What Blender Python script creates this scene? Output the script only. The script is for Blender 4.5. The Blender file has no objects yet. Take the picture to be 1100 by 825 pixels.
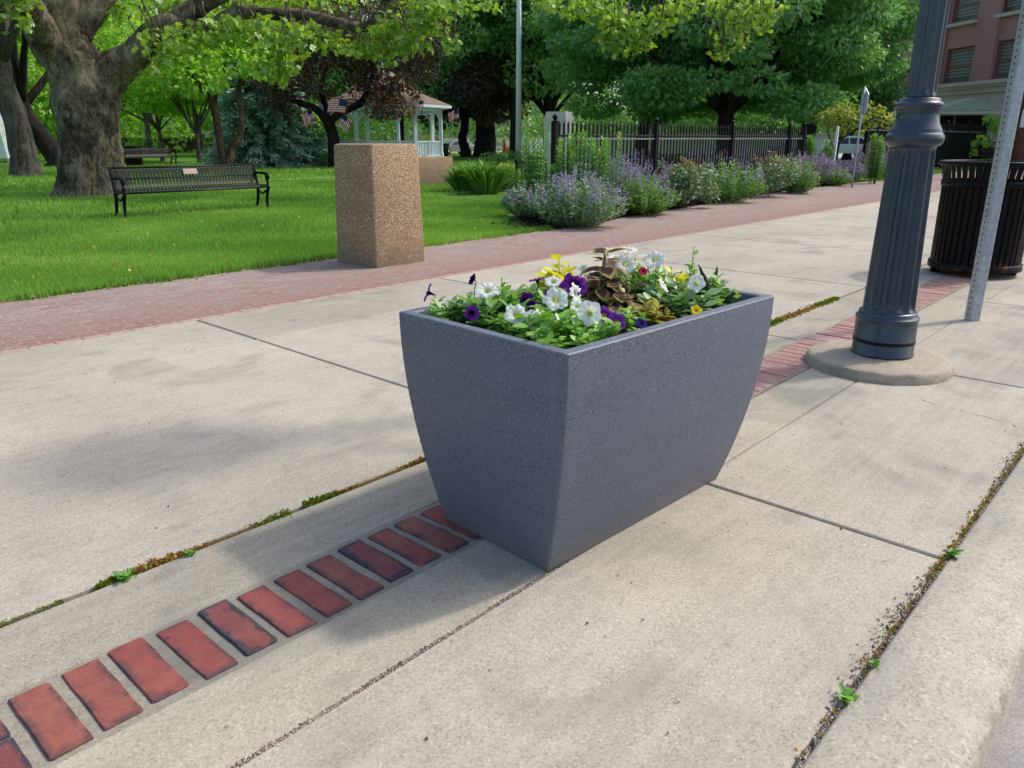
import bpy, math, random
import numpy as np
from mathutils import Vector, Matrix
R = math.radians
PI = math.pi
rng = np.random.default_rng(7)
random.seed(7)
scn = bpy.context.scene
col = scn.collection

# ------------------------------------------------------------------ survey of the place (metres; X along the pavement, Y towards the lawn)
EYE = 1.0
FPX, CX, CY, HOR = 826.0, 550.0, 412.5, 148.0
PITCH = math.atan((CY - HOR) / FPX)
HEAD = R(42.4)                       # heading of the view away from +X


def _ray(px, py):
    r = (px - CX) / FPX
    d = (py - CY) / FPX
    c, s = math.cos(PITCH), math.sin(PITCH)
    X, Y, Z = r, c - d * s, -s - d * c
    # right = (sin, -cos), forward = (cos, sin)
    return Vector((X * math.sin(HEAD) + Y * math.cos(HEAD), -X * math.cos(HEAD) + Y * math.sin(HEAD), Z))


def at_z(px, py, z=0.0):
    r = _ray(px, py)
    t = (EYE - z) / -r.z
    return Vector((r.x * t, r.y * t, z))


def at_d(px, py, d):
    r = _ray(px, py)
    t = d / math.hypot(r.x, r.y)
    return Vector((r.x * t, r.y * t, EYE + r.z * t))


def ground_at(px, d):
    p = at_d(px, 150, d)
    return Vector((p.x, p.y, 0))


# ------------------------------------------------------------------ materials
MATS = {}


class NT:
    def __init__(self, name):
        self.m = bpy.data.materials.new(name)
        self.m.use_nodes = True
        self.t = self.m.node_tree
        self.n = self.t.nodes
        self.n.clear()
        self.out = self.n.new('ShaderNodeOutputMaterial')
        MATS[name] = self.m

    def node(self, kind, **kw):
        x = self.n.new(kind)
        for k, v in kw.items():
            if k.startswith('i_'):
                key = k[2:].replace('_', ' ')
                x.inputs[key].default_value = v
            else:
                setattr(x, k, v)
        return x

    def link(self, a, b):
        self.t.links.new(a, b)

    def coord(self):
        return self.node('ShaderNodeTexCoord').outputs['Object']

    def noise(self, vec, scale, detail=4, rough=.55, dist=0.0, out='Fac'):
        x = self.node('ShaderNodeTexNoise', i_Scale=scale, i_Detail=detail, i_Roughness=rough, i_Distortion=dist)
        self.link(vec, x.inputs['Vector'])
        return x.outputs[out]

    def voro(self, vec, scale, out='Color', feature='F1', rand=1.0):
        x = self.node('ShaderNodeTexVoronoi', feature=feature, i_Scale=scale, i_Randomness=rand)
        self.link(vec, x.inputs['Vector'])
        return x.outputs[out]

    def ramp(self, fac, stops, interp='LINEAR'):
        x = self.node('ShaderNodeValToRGB')
        x.color_ramp.interpolation = interp
        e = x.color_ramp.elements
        while len(e) < len(stops):
            e.new(.5)
        for el, (p, c) in zip(e, stops):
            el.position = p
            el.color = (*c, 1) if len(c) == 3 else c
        self.link(fac, x.inputs['Fac'])
        return x.outputs['Color']

    def mix(self, fac, a, b, blend='MIX'):
        x = self.node('ShaderNodeMix', data_type='RGBA', blend_type=blend)
        for s, v in ((0, fac), (6, a), (7, b)):
            if isinstance(v, (int, float)):
                x.inputs[s].default_value = v
            elif isinstance(v, tuple):
                x.inputs[s].default_value = (*v, 1)
            else:
                self.link(v, x.inputs[s])
        return x.outputs[2]

    def math(self, op, a, b=0.0, clamp=False):
        x = self.node('ShaderNodeMath', operation=op, use_clamp=clamp)
        for s, v in ((0, a), (1, b)):
            if isinstance(v, (int, float)):
                x.inputs[s].default_value = v
            else:
                self.link(v, x.inputs[s])
        return x.outputs[0]

    def attr(self, name='tint'):
        return self.node('ShaderNodeAttribute', attribute_name=name).outputs['Fac']

    def bump(self, h, strength=.3, dist=.01, normal=None):
        x = self.node('ShaderNodeBump', i_Strength=strength, i_Distance=dist)
        self.link(h, x.inputs['Height'])
        if normal is not None:
            self.link(normal, x.inputs['Normal'])
        return x.outputs['Normal']

    def bsdf(self, color, rough=.6, metal=0.0, normal=None, spec=.5, coat=0.0):
        x = self.node('ShaderNodeBsdfPrincipled')
        for k, v in (('Base Color', color), ('Roughness', rough), ('Metallic', metal), ('Specular IOR Level', spec), ('Coat Weight', coat)):
            if isinstance(v, tuple):
                x.inputs[k].default_value = (*v, 1)
            elif isinstance(v, (int, float)):
                x.inputs[k].default_value = v
            else:
                self.link(v, x.inputs[k])
        if normal is not None:
            self.link(normal, x.inputs['Normal'])
        self.link(x.outputs[0], self.out.inputs['Surface'])
        return x


def plain(name, color, rough=.6, metal=0.0, var=.18, scale=6.0, bump=0.0, bscale=60.0, coat=0.0, spec=.5):
    t = NT(name)
    co = t.coord()
    n = t.noise(co, scale, 5)
    c = t.mix(n, tuple(v * (1 - var) for v in color), tuple(min(1, v * (1 + var)) for v in color))
    nm = t.bump(t.noise(co, bscale, 3), bump, .004) if bump else None
    rr = t.math('ADD', t.math('MULTIPLY', t.noise(co, scale * 2.3, 3), .2), rough - .1)
    t.bsdf(c, rr, metal, nm, coat=coat, spec=spec)
    return t.m


def leaf_mat(name, dark, light, trans=.35, gloss=.06, grough=.45, third=None):
    t = NT(name)
    a = t.attr()
    c = t.ramp(a, [(0, dark), (.6, light), (1, third or light)])
    info = t.node('ShaderNodeNewGeometry')
    d = t.node('ShaderNodeBsdfDiffuse')
    tr = t.node('ShaderNodeBsdfTranslucent')
    g = t.node('ShaderNodeBsdfGlossy', i_Roughness=grough)
    g.inputs['Color'].default_value = (.8, .9, .8, 1)
    t.link(c, d.inputs['Color'])
    warm = t.mix(1.0, c, (1.25, 1.3, .55), 'MULTIPLY')
    t.link(warm, tr.inputs['Color'])
    m1 = t.node('ShaderNodeMixShader', i_Fac=trans)
    t.link(d.outputs[0], m1.inputs[1])
    t.link(tr.outputs[0], m1.inputs[2])
    m2 = t.node('ShaderNodeMixShader', i_Fac=gloss)
    t.link(m1.outputs[0], m2.inputs[1])
    t.link(g.outputs[0], m2.inputs[2])
    t.link(m2.outputs[0], t.out.inputs['Surface'])
    return t.m


def concrete(name, ca, cb, speck=.5, stain=.5, damp=None, vs=250):
    t = NT(name)
    co = t.coord()
    big = t.noise(co, .9, 5, .6, .4)
    med = t.noise(co, 7, 6, .65, .3)
    fine = t.noise(co, 260, 2, .6)
    base = t.mix(t.ramp(big, [(.32, (0, 0, 0)), (.68, (1, 1, 1))]), ca, cb)
    base = t.mix(t.ramp(med, [(.35, (.25, .25, .25)), (.5, (0, 0, 0)), (.75, (0, 0, 0))]), base, tuple(v * .72 for v in ca))
    agg = t.voro(co, vs)
    sep = t.node('ShaderNodeSeparateColor')
    t.link(agg, sep.inputs[0])
    sp = t.ramp(sep.outputs[0], [(0, (.70, .68, .66)), (.25, (.90, .90, .90)), (.7, (1.02, 1.0, .98)), (.92, (1.10, 1.07, 1.02)), (1, (1.3, 1.28, 1.25))])
    base = t.mix(speck, base, t.mix(1.0, base, sp, 'MULTIPLY'))
    blot = t.noise(co, 2.3, 3, .5, .8)
    base = t.mix(t.ramp(blot, [(.54, (0, 0, 0)), (.7, (stain, stain, stain))]), base, tuple(v * .62 for v in (ca[0] * .94, ca[1], ca[2] * 1.07)))
    base = t.mix(1.0, base, t.ramp(t.attr(), [(0, (.88, .88, .89)), (.5, (1, 1, 1)), (1, (1.08, 1.07, 1.05))]), 'MULTIPLY')
    spots = t.voro(co, 5.5, 'Distance')
    base = t.mix(t.ramp(spots, [(.018, (.75, .75, .75)), (.045, (0, 0, 0))]), base, (.10, .09, .075))
    streak = t.node('ShaderNodeMapping')
    streak.inputs['Scale'].default_value = (1.0, 14.0, 1.0)
    streak.inputs['Rotation'].default_value = (0, 0, R(8))
    t.link(co, streak.inputs[0])
    base = t.mix(t.ramp(t.noise(streak.outputs[0], 2.0, 4, .6), [(.42, (0, 0, 0)), (.8, (.35, .35, .35))]), base, tuple(min(1, v * 1.16) for v in cb))
    if damp:
        mpd = t.node('ShaderNodeMapping')
        mpd.inputs['Location'].default_value = tuple(-damp[k] / damp[3 + k] for k in range(3))
        mpd.inputs['Scale'].default_value = tuple(1 / damp[3 + k] for k in range(3))
        t.link(co, mpd.inputs[0])
        ln = t.node('ShaderNodeVectorMath', operation='LENGTH')
        t.link(mpd.outputs[0], ln.inputs[0])
        f = t.math('MULTIPLY', t.math('ADD', ln.outputs['Value'], t.math('MULTIPLY', t.noise(co, 2.6, 5, .6), .9)), .5)
        base = t.mix(t.ramp(f, [(.58, (.46, .46, .46)), (.72, (0, 0, 0))]), base, tuple(v * .55 for v in (ca[0] * .95, ca[1], ca[2] * 1.08)))
    h = t.math('ADD', t.math('MULTIPLY', sep.outputs[1], .5), t.math('ADD', fine, t.math('MULTIPLY', med, 1.2)))
    t.bsdf(base, .93, 0, t.bump(h, .22, .003), spec=.25)
    return t.m


concrete('concrete_slab', (.365, .335, .275), (.465, .430, .360), 1.0, .6)
concrete('concrete_band', (.335, .307, .245), (.435, .400, .325), 1.0, .75)
concrete('concrete_kerb', (.385, .357, .295), (.475, .445, .375), 1.0, .6, vs=190)
concrete('concrete_footing', (.33, .285, .22), (.44, .39, .31), 1.0, .7)
concrete('mortar', (.255, .235, .19), (.34, .315, .255), 1.0, .8)
concrete('pale_stone', (.52, .51, .47), (.6, .58, .54), .4, .3)
concrete('asphalt', (.13, .125, .125), (.17, .165, .16), 1.0, .3)
concrete('pale_road', (.42, .41, .38), (.5, .48, .45), .3, .2)

concrete('gutter_grey', (.27, .255, .245), (.34, .32, .31), 1.0, .5)
t = NT('grit')
c = t.ramp(t.attr(), [(0, (.10, .085, .07)), (.25, (.22, .18, .14)), (.55, (.36, .31, .25)), (.85, (.50, .46, .40)), (1, (.38, .20, .14))])
t.bsdf(c, .95, 0, None, spec=.2)
# clay bricks of the pavement band, burnt ones chosen by the tint of the brick
t = NT('paver_clay')
co = t.coord()
a = t.attr()
red = t.ramp(a, [(0, (.215, .058, .055)), (.25, (.265, .068, .058)), (.5, (.285, .095, .07)), (.66, (.21, .075, .062)), (1, (.19, .055, .058))])
n = t.noise(co, 24, 5, .65, .5)
red = t.mix(t.ramp(n, [(.32, (.6, .6, .6)), (.55, (0, 0, 0))]), red, (.15, .045, .045))
red = t.mix(t.ramp(t.noise(co, 8, 3, .6), [(.5, (0, 0, 0)), (.72, (.55, .55, .55))]), red, (.33, .13, .085))
n2 = t.noise(co, 13, 4, .6, .4)
burn = t.math('MULTIPLY', t.ramp(t.math('ADD', t.math('MULTIPLY', n2, .8), t.math('MULTIPLY', t.attr('edge'), .22)), [(.46, (0, 0, 0)), (.56, (1, 1, 1))]), t.ramp(a, [(.70, (0, 0, 0)), (.76, (1, 1, 1))]))
red = t.mix(burn, red, (.045, .042, .055))
e = t.attr('edge')
red = t.mix(t.math('MULTIPLY', e, t.ramp(n2, [(.42, (0, 0, 0)), (.55, (.85, .85, .85))])), red, (.06, .045, .055))
red = t.mix(t.ramp(t.noise(co, 190, 2), [(.62, (0, 0, 0)), (.75, (.35, .35, .35))]), red, (.5, .32, .26))
t.bsdf(red, .75, 0, t.bump(t.noise(co, 160, 4, .7), .35, .003), spec=.3)

plain('edge_brick', (.40, .27, .235), .9, 0, .3, 20, .3, 90)
t = NT('paver_worn')
co = t.coord()
c = t.ramp(t.attr(), [(0, (.27, .115, .10)), (.4, (.34, .175, .15)), (.7, (.30, .14, .12)), (1, (.38, .225, .195))])
c = t.mix(t.ramp(t.noise(co, 18, 5, .7), [(.4, (.6, .6, .6)), (.62, (0, 0, 0))]), c, (.36, .28, .25))
t.bsdf(c, .85, 0, t.bump(t.noise(co, 120, 4, .7), .3, .003), spec=.25)
# worn brick walk along the lawn
t = NT('brick_walk')
co = t.coord()
mp = t.node('ShaderNodeMapping')
mp.inputs['Rotation'].default_value = (0, 0, R(4))
wob = t.node('ShaderNodeMix', data_type='VECTOR')
wob.inputs[0].default_value = .02
t.link(co, wob.inputs[4])
t.link(t.noise(co, 3.0, 2, out='Color'), wob.inputs[5])
t.link(wob.outputs[1], mp.inputs['Vector'])
bk = t.node('ShaderNodeTexBrick', offset=.5, i_Scale=1.0, i_Mortar_Size=.006, i_Mortar_Smooth=.3, i_Bias=0.0, i_Brick_Width=.135, i_Row_Height=.068)
bk.inputs['Color1'].default_value = (0, 0, 0, 1)
bk.inputs['Color2'].default_value = (1, 1, 1, 1)
bk.inputs['Mortar'].default_value = (.5, .5, .5, 1)
t.link(mp.outputs[0], bk.inputs['Vector'])
cb = t.ramp(bk.outputs['Color'], [(0, (.23, .115, .095)), (.35, (.30, .18, .15)), (.6, (.34, .245, .21)), (.8, (.26, .14, .115)), (1, (.38, .30, .26))])
worn = t.noise(co, 1.1, 4, .6, .5)
pale = t.mix(t.ramp(worn, [(.36, (.15, .15, .15)), (.62, (.7, .7, .7))]), cb, (.37, .30, .265))
sx = t.node('ShaderNodeSeparateXYZ')
t.link(co, sx.inputs[0])
redside = t.ramp(t.math('ADD', t.math('MULTIPLY', sx.outputs[1], -.9), t.math('ADD', t.math('MULTIPLY', worn, .7), 4.25)), [(0, (0, 0, 0)), (.75, (.75, .75, .75))])
pale = t.mix(redside, pale, t.mix(t.noise(co, 24, 4), (.19, .055, .05), (.33, .13, .11)))
base = t.mix(t.math('MULTIPLY', bk.outputs['Fac'], .6), pale, (.42, .365, .33))
base = t.mix(t.ramp(t.noise(co, 2.4, 6, .7, 1.2), [(.40, (.55, .55, .55)), (.56, (0, 0, 0))]), base, (.27, .215, .19))
base = t.mix(t.ramp(t.noise(co, 14, 5, .7, .6), [(.55, (0, 0, 0)), (.7, (.6, .6, .6))]), base, (.44, .40, .375))
base = t.mix(t.ramp(t.noise(co, 60, 4, .7), [(.35, (.5, .5, .5)), (.55, (0, 0, 0))]), base, (.17, .12, .105))
h = t.math('SUBTRACT', t.noise(co, 70, 4, .7), t.math('MULTIPLY', bk.outputs['Fac'], 1.2))
t.bsdf(base, .9, 0, t.bump(h, .6, .006), spec=.3)

# lawn sheet, mulch, dirt
t = NT('turf')
co = t.coord()
c = t.ramp(t.noise(co, .5, 5, .6), [(.3, (.09, .21, .032)), (.55, (.15, .31, .046)), (.75, (.24, .40, .08))])
c = t.mix(t.ramp(t.noise(co, 45, 4, .75), [(.3, (.8, .8, .8)), (.6, (0, 0, 0))]), c, (.05, .12, .018))
c = t.mix(t.ramp(t.noise(co, 9, 3, .6), [(.5, (0, 0, 0)), (.8, (.4, .4, .4))]), c, (.16, .27, .05))
t.bsdf(c, .95, 0, t.bump(t.noise(co, 60, 4, .8), .9, .05), spec=.1)
t = NT('mulch')
co = t.coord()
c = t.ramp(t.noise(co, 55, 5, .75), [(.3, (.012, .009, .007)), (.55, (.035, .025, .018)), (.8, (.09, .065, .045))])
t.bsdf(c, .95, 0, t.bump(t.noise(co, 70, 4, .8), 1.0, .03), spec=.15)
t = NT('dirt')
co = t.coord()
c = t.ramp(t.noise(co, 70, 5, .75), [(.3, (.05, .042, .03)), (.55, (.12, .10, .075)), (.8, (.27, .235, .19))])
t.bsdf(c, .97, 0, t.bump(t.noise(co, 120, 4, .8), .8, .01), spec=.1)
t = NT('potting_soil')
co = t.coord()
sep = t.node('ShaderNodeSeparateColor')
t.link(t.voro(co, 95), sep.inputs[0])
c = t.ramp(sep.outputs[0], [(0, (.025, .016, .012)), (.4, (.075, .045, .03)), (.7, (.17, .10, .065)), (1, (.34, .22, .14))])
t.bsdf(c, .95, 0, t.bump(t.math('ADD', sep.outputs[1], t.noise(co, 40, 4)), .9, .012), spec=.15)

# moulded planter resin with granite flecks
t = NT('planter_resin')
co = t.coord()
f = t.noise(co, 400, 2, .6)
f2 = t.noise(co, 620, 1, .5)
c = t.ramp(f, [(.30, (.032, .038, .048)), (.50, (.118, .134, .170)), (.66, (.235, .26, .325)), (.80, (.50, .53, .61))])
c = t.mix(t.ramp(f2, [(.40, (.4, .4, .4)), (.55, (0, 0, 0))]), c, (.05, .058, .08))
sx = t.node('ShaderNodeSeparateXYZ')
t.link(co, sx.inputs[0])
mpz = t.node('ShaderNodeMapping')
mpz.inputs['Scale'].default_value = (.6, .6, 7)
t.link(co, mpz.inputs[0])
c = t.mix(t.ramp(t.noise(mpz.outputs[0], 2.2, 3), [(.42, (0, 0, 0)), (.7, (.30, .30, .30))]), c, (.16, .17, .20))
mpd = t.node('ShaderNodeMapping')
mpd.inputs['Scale'].default_value = (22, 22, 1.6)
t.link(co, mpd.inputs[0])
c = t.mix(t.ramp(t.noise(mpd.outputs[0], 1.0, 4, .6), [(.56, (0, 0, 0)), (.74, (.14, .14, .14))]), c, (.26, .265, .28))
lowd = t.ramp(t.math('ADD', sx.outputs[2], t.math('MULTIPLY', t.noise(co, 18, 4), .09)), [(.05, (.5, .5, .5)), (.12, (0, 0, 0))])
c = t.mix(lowd, c, (.17, .15, .125))
scuff = t.voro(co, 9, 'Distance')
c = t.mix(t.ramp(scuff, [(.012, (.25, .25, .25)), (.03, (0, 0, 0))]), c, (.3, .3, .32))
t.bsdf(c, .55, 0, t.bump(f, .22, .002), spec=.5)

# exposed aggregate
t = NT('exposed_aggregate')
co = t.coord()
sep = t.node('ShaderNodeSeparateColor')
t.link(t.voro(co, 140), sep.inputs[0])
c = t.ramp(sep.outputs[0], [(0, (.12, .065, .035)), (.2, (.26, .155, .08)), (.45, (.38, .25, .135)), (.62, (.31, .185, .105)), (.8, (.47, .36, .225)), (1, (.62, .52, .38))])
dd = t.voro(co, 140, 'Distance')
c = t.mix(t.ramp(dd, [(.45, (0, 0, 0)), (.75, (.9, .9, .9))]), c, (.24, .17, .105))
sz = t.node('ShaderNodeSeparateXYZ')
t.link(co, sz.inputs[0])
low = t.ramp(t.math('ADD', sz.outputs[2], t.math('MULTIPLY', t.noise(co, 6, 4), .25)), [(.14, (.5, .5, .5)), (.32, (0, 0, 0))])
c = t.mix(low, c, (.12, .10, .075))
c = t.mix(t.ramp(t.noise(co, 3, 4), [(.5, (0, 0, 0)), (.75, (.3, .3, .3))]), c, (.17, .11, .07))
t.bsdf(c, .85, 0, t.bump(t.math('SUBTRACT', 1.0, dd), .4, .004), spec=.3)

# bark
def bark(name, a, b, c3, s=3.0, zs=.6, patch=.0):
    t = NT(name)
    co = t.coord()
    mp = t.node('ShaderNodeMapping')
    mp.inputs['Scale'].default_value = (1.9, 1.9, zs)
    t.link(co, mp.inputs[0])
    n = t.noise(mp.outputs[0], s, 9, .72, .9)
    n2 = t.noise(mp.outputs[0], s * 4.5, 6, .7, .3)
    big = t.noise(co, 1.1, 4, .6, .6)
    f = t.math('ADD', t.math('MULTIPLY', n, .62), t.math('ADD', t.math('MULTIPLY', n2, .36), t.math('MULTIPLY', t.math('SUBTRACT', big, .5), patch)))
    c = t.ramp(f, [(.40, a), (.5, b), (.61, c3)])
    c = t.mix(t.ramp(big, [(.5, (0, 0, 0)), (.65, (.35, .35, .35))]), c, tuple(v * .8 for v in (b[0] * .85, b[1], b[2])))
    h = t.math('ADD', n, t.math('MULTIPLY', n2, .6))
    t.bsdf(c, .92, 0, t.bump(h, 1.0, .10), spec=.15)


bark('sycamore_bark', (.055, .046, .035), (.21, .175, .125), (.46, .40, .29), 3.4, .9, .55)
bark('grey_bark', (.035, .033, .03), (.11, .10, .09), (.2, .185, .165))
bark('dark_bark', (.01, .009, .009), (.03, .026, .024), (.06, .053, .048))
bark('ruddy_bark', (.03, .022, .018), (.10, .075, .06), (.25, .13, .08))

# metals and paints
t = NT('slate_paint')
co = t.coord()
n = t.noise(co, 5, 5, .6)
c = t.mix(n, (.012, .025, .042), (.021, .038, .060))
chip = t.noise(co, 21, 5, .7, .3)
c = t.mix(t.ramp(chip, [(.69, (0, 0, 0)), (.71, (.8, .8, .8))]), c, (.30, .32, .34))
c = t.mix(t.ramp(t.noise(co, 9, 4), [(.45, (0, 0, 0)), (.8, (.35, .35, .35))]), c, (.07, .085, .098))
t.bsdf(c, t.math('ADD', t.math('MULTIPLY', n, .2), .28), 0, t.bump(t.noise(co, 45, 3), .12, .004), spec=.55, coat=.25)
plain('black_paint', (.003, .003, .004), .5, 0, .3, 12, .1, 50, spec=.22)
plain('bench_paint', (.005, .008, .007), .45, 0, .3, 12, .1, 50, spec=.3)
plain('rail_paint', (.13, .15, .165), .45, 0, .1)
t = NT('can_paint')
co = t.coord()
sz = t.node('ShaderNodeSeparateXYZ')
t.link(co, sz.inputs[0])
c = t.mix(t.noise(co, 14, 5), (.004, .004, .004), (.010, .0095, .0095))
rust = t.math('MULTIPLY', t.ramp(sz.outputs[2], [(.06, (1, 1, 1)), (.14, (0, 0, 0))]), t.ramp(t.noise(co, 7, 5, .7), [(.52, (0, 0, 0)), (.66, (1, 1, 1))]))
c = t.mix(rust, c, (.16, .06, .03))
c = t.mix(t.ramp(t.noise(co, 40, 5, .7), [(.68, (0, 0, 0)), (.74, (.6, .6, .6))]), c, (.18, .15, .13))
t.bsdf(c, .42, 0, t.bump(t.noise(co, 60, 3), .1, .003), spec=.10)
t = NT('galvanised')
co = t.coord()
sep = t.node('ShaderNodeSeparateColor')
t.link(t.voro(co, 60), sep.inputs[0])
c = t.mix(sep.outputs[0], (.33, .36, .40), (.44, .47, .52))
c = t.mix(t.ramp(t.noise(co, 6, 5, .6), [(.5, (0, 0, 0)), (.8, (.5, .5, .5))]), c, (.28, .28, .28))
t.bsdf(c, .52, .65, None)
plain('white_paint', (.72, .75, .76), .5, 0, .08)
plain('gazebo_paint', (.70, .80, .86), .55, 0, .1)
plain('pole_paint', (.86, .90, .93), .4, 0, .08)
plain('sign_back', (.62, .64, .67), .4, .3, .08)
plain('shingle', (.215, .15, .11), .9, 0, .3, 9, .5, 40)
plain('plaque', (.42, .27, .22), .45, .3, .2, 30)
plain('plaque_edge', (.55, .5, .45), .4, .4, .1)
plain('dark_glass', (.02, .024, .028), .08, 0, .2)
plain('car_white', (.75, .77, .8), .25, 0, .03, coat=.6)
plain('car_grey', (.32, .35, .38), .25, 0, .05, coat=.6)
plain('tyre_rubber', (.015, .015, .016), .85)
plain('rim_metal', (.45, .46, .48), .35, .7)
plain('red_lamp', (.4, .02, .02), .3)
plain('clear_lamp', (.7, .72, .75), .15)
plain('tan_stone', (.60, .52, .44), .85, 0, .15, 4, .3, 30)
plain('pale_wall', (.66, .64, .62), .8, 0, .12, 3)
plain('pale_sill', (.55, .50, .42), .8, 0, .1)
plain('green_trim', (.33, .40, .30), .6, 0, .1)
plain('window_glass', (.12, .13, .135), .12, 0, .3, 2)
plain('window_blind', (.24, .235, .225), .7, 0, .2, 3)
plain('window_frame', (.24, .10, .085), .6)
plain('deep_shade', (.012, .011, .01), .9)
plain('orange_plastic', (.75, .19, .03), .5)
plain('yellow_plastic', (.75, .58, .05), .5)
plain('red_plastic', (.6, .06, .03), .5)
plain('flag_red', (.5, .045, .06), .85)
plain('flag_white', (.75, .73, .72), .85)
plain('flag_blue', (.025, .04, .16), .85)
plain('tent_cloth', (.74, .8, .82), .8, 0, .05)
plain('rust_pole', (.17, .08, .055), .85, 0, .25, 8)
plain('dark_cap', (.012, .016, .016), .5)
t = NT('building_brick')
co = t.node('ShaderNodeTexCoord').outputs['UV']
bk = t.node('ShaderNodeTexBrick', offset=.5, i_Scale=1.0, i_Mortar_Size=.010, i_Mortar_Smooth=.2, i_Brick_Width=.19, i_Row_Height=.065)
bk.inputs['Color1'].default_value = (.46, .225, .19, 1)
bk.inputs['Color2'].default_value = (.56, .29, .24, 1)
bk.inputs['Mortar'].default_value = (.33, .25, .215, 1)
t.link(co, bk.inputs['Vector'])
c = t.mix(t.noise(co, 1.2, 5), bk.outputs['Color'], (.48, .25, .21))
t.bsdf(c, .9, 0, t.bump(t.math('SUBTRACT', 1.0, bk.outputs['Fac']), .4, .02), spec=.2)
plain('wooded_hill', (.035, .075, .025), .95, 0, .5, .25, 1.0, .8)
plain('far_brick', (.17, .075, .065), .9, 0, .2, 3)

# foliage
leaf_mat('sycamore_leaf', (.10, .20, .026), (.27, .42, .05), .45, .06, third=(.40, .54, .09))
leaf_mat('bright_leaf', (.16, .33, .04), (.34, .58, .08), .55, .04, third=(.48, .66, .12))
leaf_mat('maple_leaf', (.085, .22, .075), (.21, .42, .15), .42, .05, third=(.36, .56, .24))
leaf_mat('dark_leaf', (.07, .16, .045), (.15, .32, .08), .42, .05, third=(.25, .44, .12))
leaf_mat('purple_leaf', (.045, .028, .028), (.12, .065, .055), .38, .05, third=(.36, .18, .07))
leaf_mat('spruce_needle', (.09, .15, .12), (.27, .43, .36), .2, .05, third=(.44, .60, .53))
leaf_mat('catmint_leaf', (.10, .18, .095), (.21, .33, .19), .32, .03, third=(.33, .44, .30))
leaf_mat('catmint_green', (.075, .17, .045), (.17, .31, .085), .35, .03, third=(.26, .40, .14))
leaf_mat('catmint_bloom', (.20, .17, .40), (.34, .29, .55), .35, .02, third=(.48, .43, .70))
leaf_mat('violet_bloom', (.18, .10, .34), (.33, .22, .54), .35, .02, third=(.48, .36, .68))
leaf_mat('lily_leaf', (.06, .17, .028), (.13, .31, .05), .35, .07, third=(.23, .42, .085))
leaf_mat('daylily_leaf', (.06, .16, .02), (.12, .27, .04), .35, .06, third=(.2, .36, .06))
leaf_mat('yellow_leaf', (.22, .30, .03), (.42, .48, .06), .4, .04, third=(.62, .62, .10))
leaf_mat('rose_leaf', (.06, .13, .05), (.16, .24, .13), .3, .07, third=(.40, .45, .30))
leaf_mat('sapling_leaf', (.16, .24, .04), (.34, .40, .07), .42, .04, third=(.52, .42, .12))
leaf_mat('grass_blade', (.10, .23, .034), (.215, .41, .06), .42, .03, third=(.38, .55, .13))
leaf_mat('petunia_leaf', (.085, .21, .05), (.18, .37, .085), .35, .06, third=(.32, .52, .15))
leaf_mat('petunia_fresh', (.08, .22, .03), (.18, .40, .06), .35, .07, .4, third=(.32, .52, .10))
leaf_mat('sage_leaf', (.075, .165, .07), (.165, .30, .13), .3, .06, third=(.29, .42, .22))
leaf_mat('lime_leaf', (.45, .48, .03), (.68, .64, .05), .35, .05, .4, third=(.80, .72, .12))
leaf_mat('wither_leaf', (.26, .17, .06), (.48, .40, .10), .35, .04, third=(.58, .58, .20))
leaf_mat('shoot_leaf', (.16, .13, .05), (.28, .20, .08), .35, .05, third=(.38, .20, .10))
leaf_mat('coleus_leaf', (.10, .075, .04), (.20, .17, .06), .3, .06, .4, third=(.34, .30, .10))
leaf_mat('coleus_red', (.055, .018, .024), (.13, .035, .04), .3, .06, .4, third=(.30, .09, .07))
leaf_mat('black_spike', (.006, .006, .008), (.012, .012, .016), .05, .1)
leaf_mat('moss', (.07, .13, .012), (.17, .22, .025), .2, .0, third=(.28, .28, .04))
leaf_mat('dry_moss', (.20, .12, .035), (.40, .24, .07), .2, .0, third=(.52, .36, .13))
leaf_mat('weed_leaf', (.07, .22, .02), (.15, .38, .04), .35, .05, third=(.25, .5, .08))
leaf_mat('hedge_leaf', (.05, .12, .02), (.11, .22, .035), .3, .05, third=(.2, .33, .05))


def petal_mat(name, inner, mid, outer, stops=(.18, .5)):
    t = NT(name)
    a = t.attr('rad')
    c = t.ramp(a, [(0, inner), (stops[0], inner), (stops[1], mid), (1, outer)])
    d = t.node('ShaderNodeBsdfDiffuse')
    tr = t.node('ShaderNodeBsdfTranslucent')
    t.link(c, d.inputs['Color'])
    t.link(c, tr.inputs['Color'])
    m1 = t.node('ShaderNodeMixShader', i_Fac=.42)
    t.link(d.outputs[0], m1.inputs[1])
    t.link(tr.outputs[0], m1.inputs[2])
    t.link(m1.outputs[0], t.out.inputs['Surface'])


petal_mat('white_petal', (.55, .60, .25), (.90, .91, .88), (.94, .94, .93))
petal_mat('purple_petal', (.012, .004, .02), (.10, .018, .19), (.17, .035, .33), (.2, .6))
petal_mat('dark_petal', (.006, .003, .012), (.03, .008, .06), (.06, .015, .12), (.25, .6))
petal_mat('violet_petal', (.5, .3, .02), (.13, .02, .25), (.22, .05, .42), (.12, .35))
petal_mat('blue_petal', (.02, .01, .05), (.04, .025, .16), (.08, .05, .28), (.15, .45))
petal_mat('yellow_petal', (.35, .16, .01), (.72, .55, .03), (.85, .72, .06), (.12, .35))
petal_mat('rose_petal', (.2, .01, .03), (.4, .03, .07), (.5, .06, .12))


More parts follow.
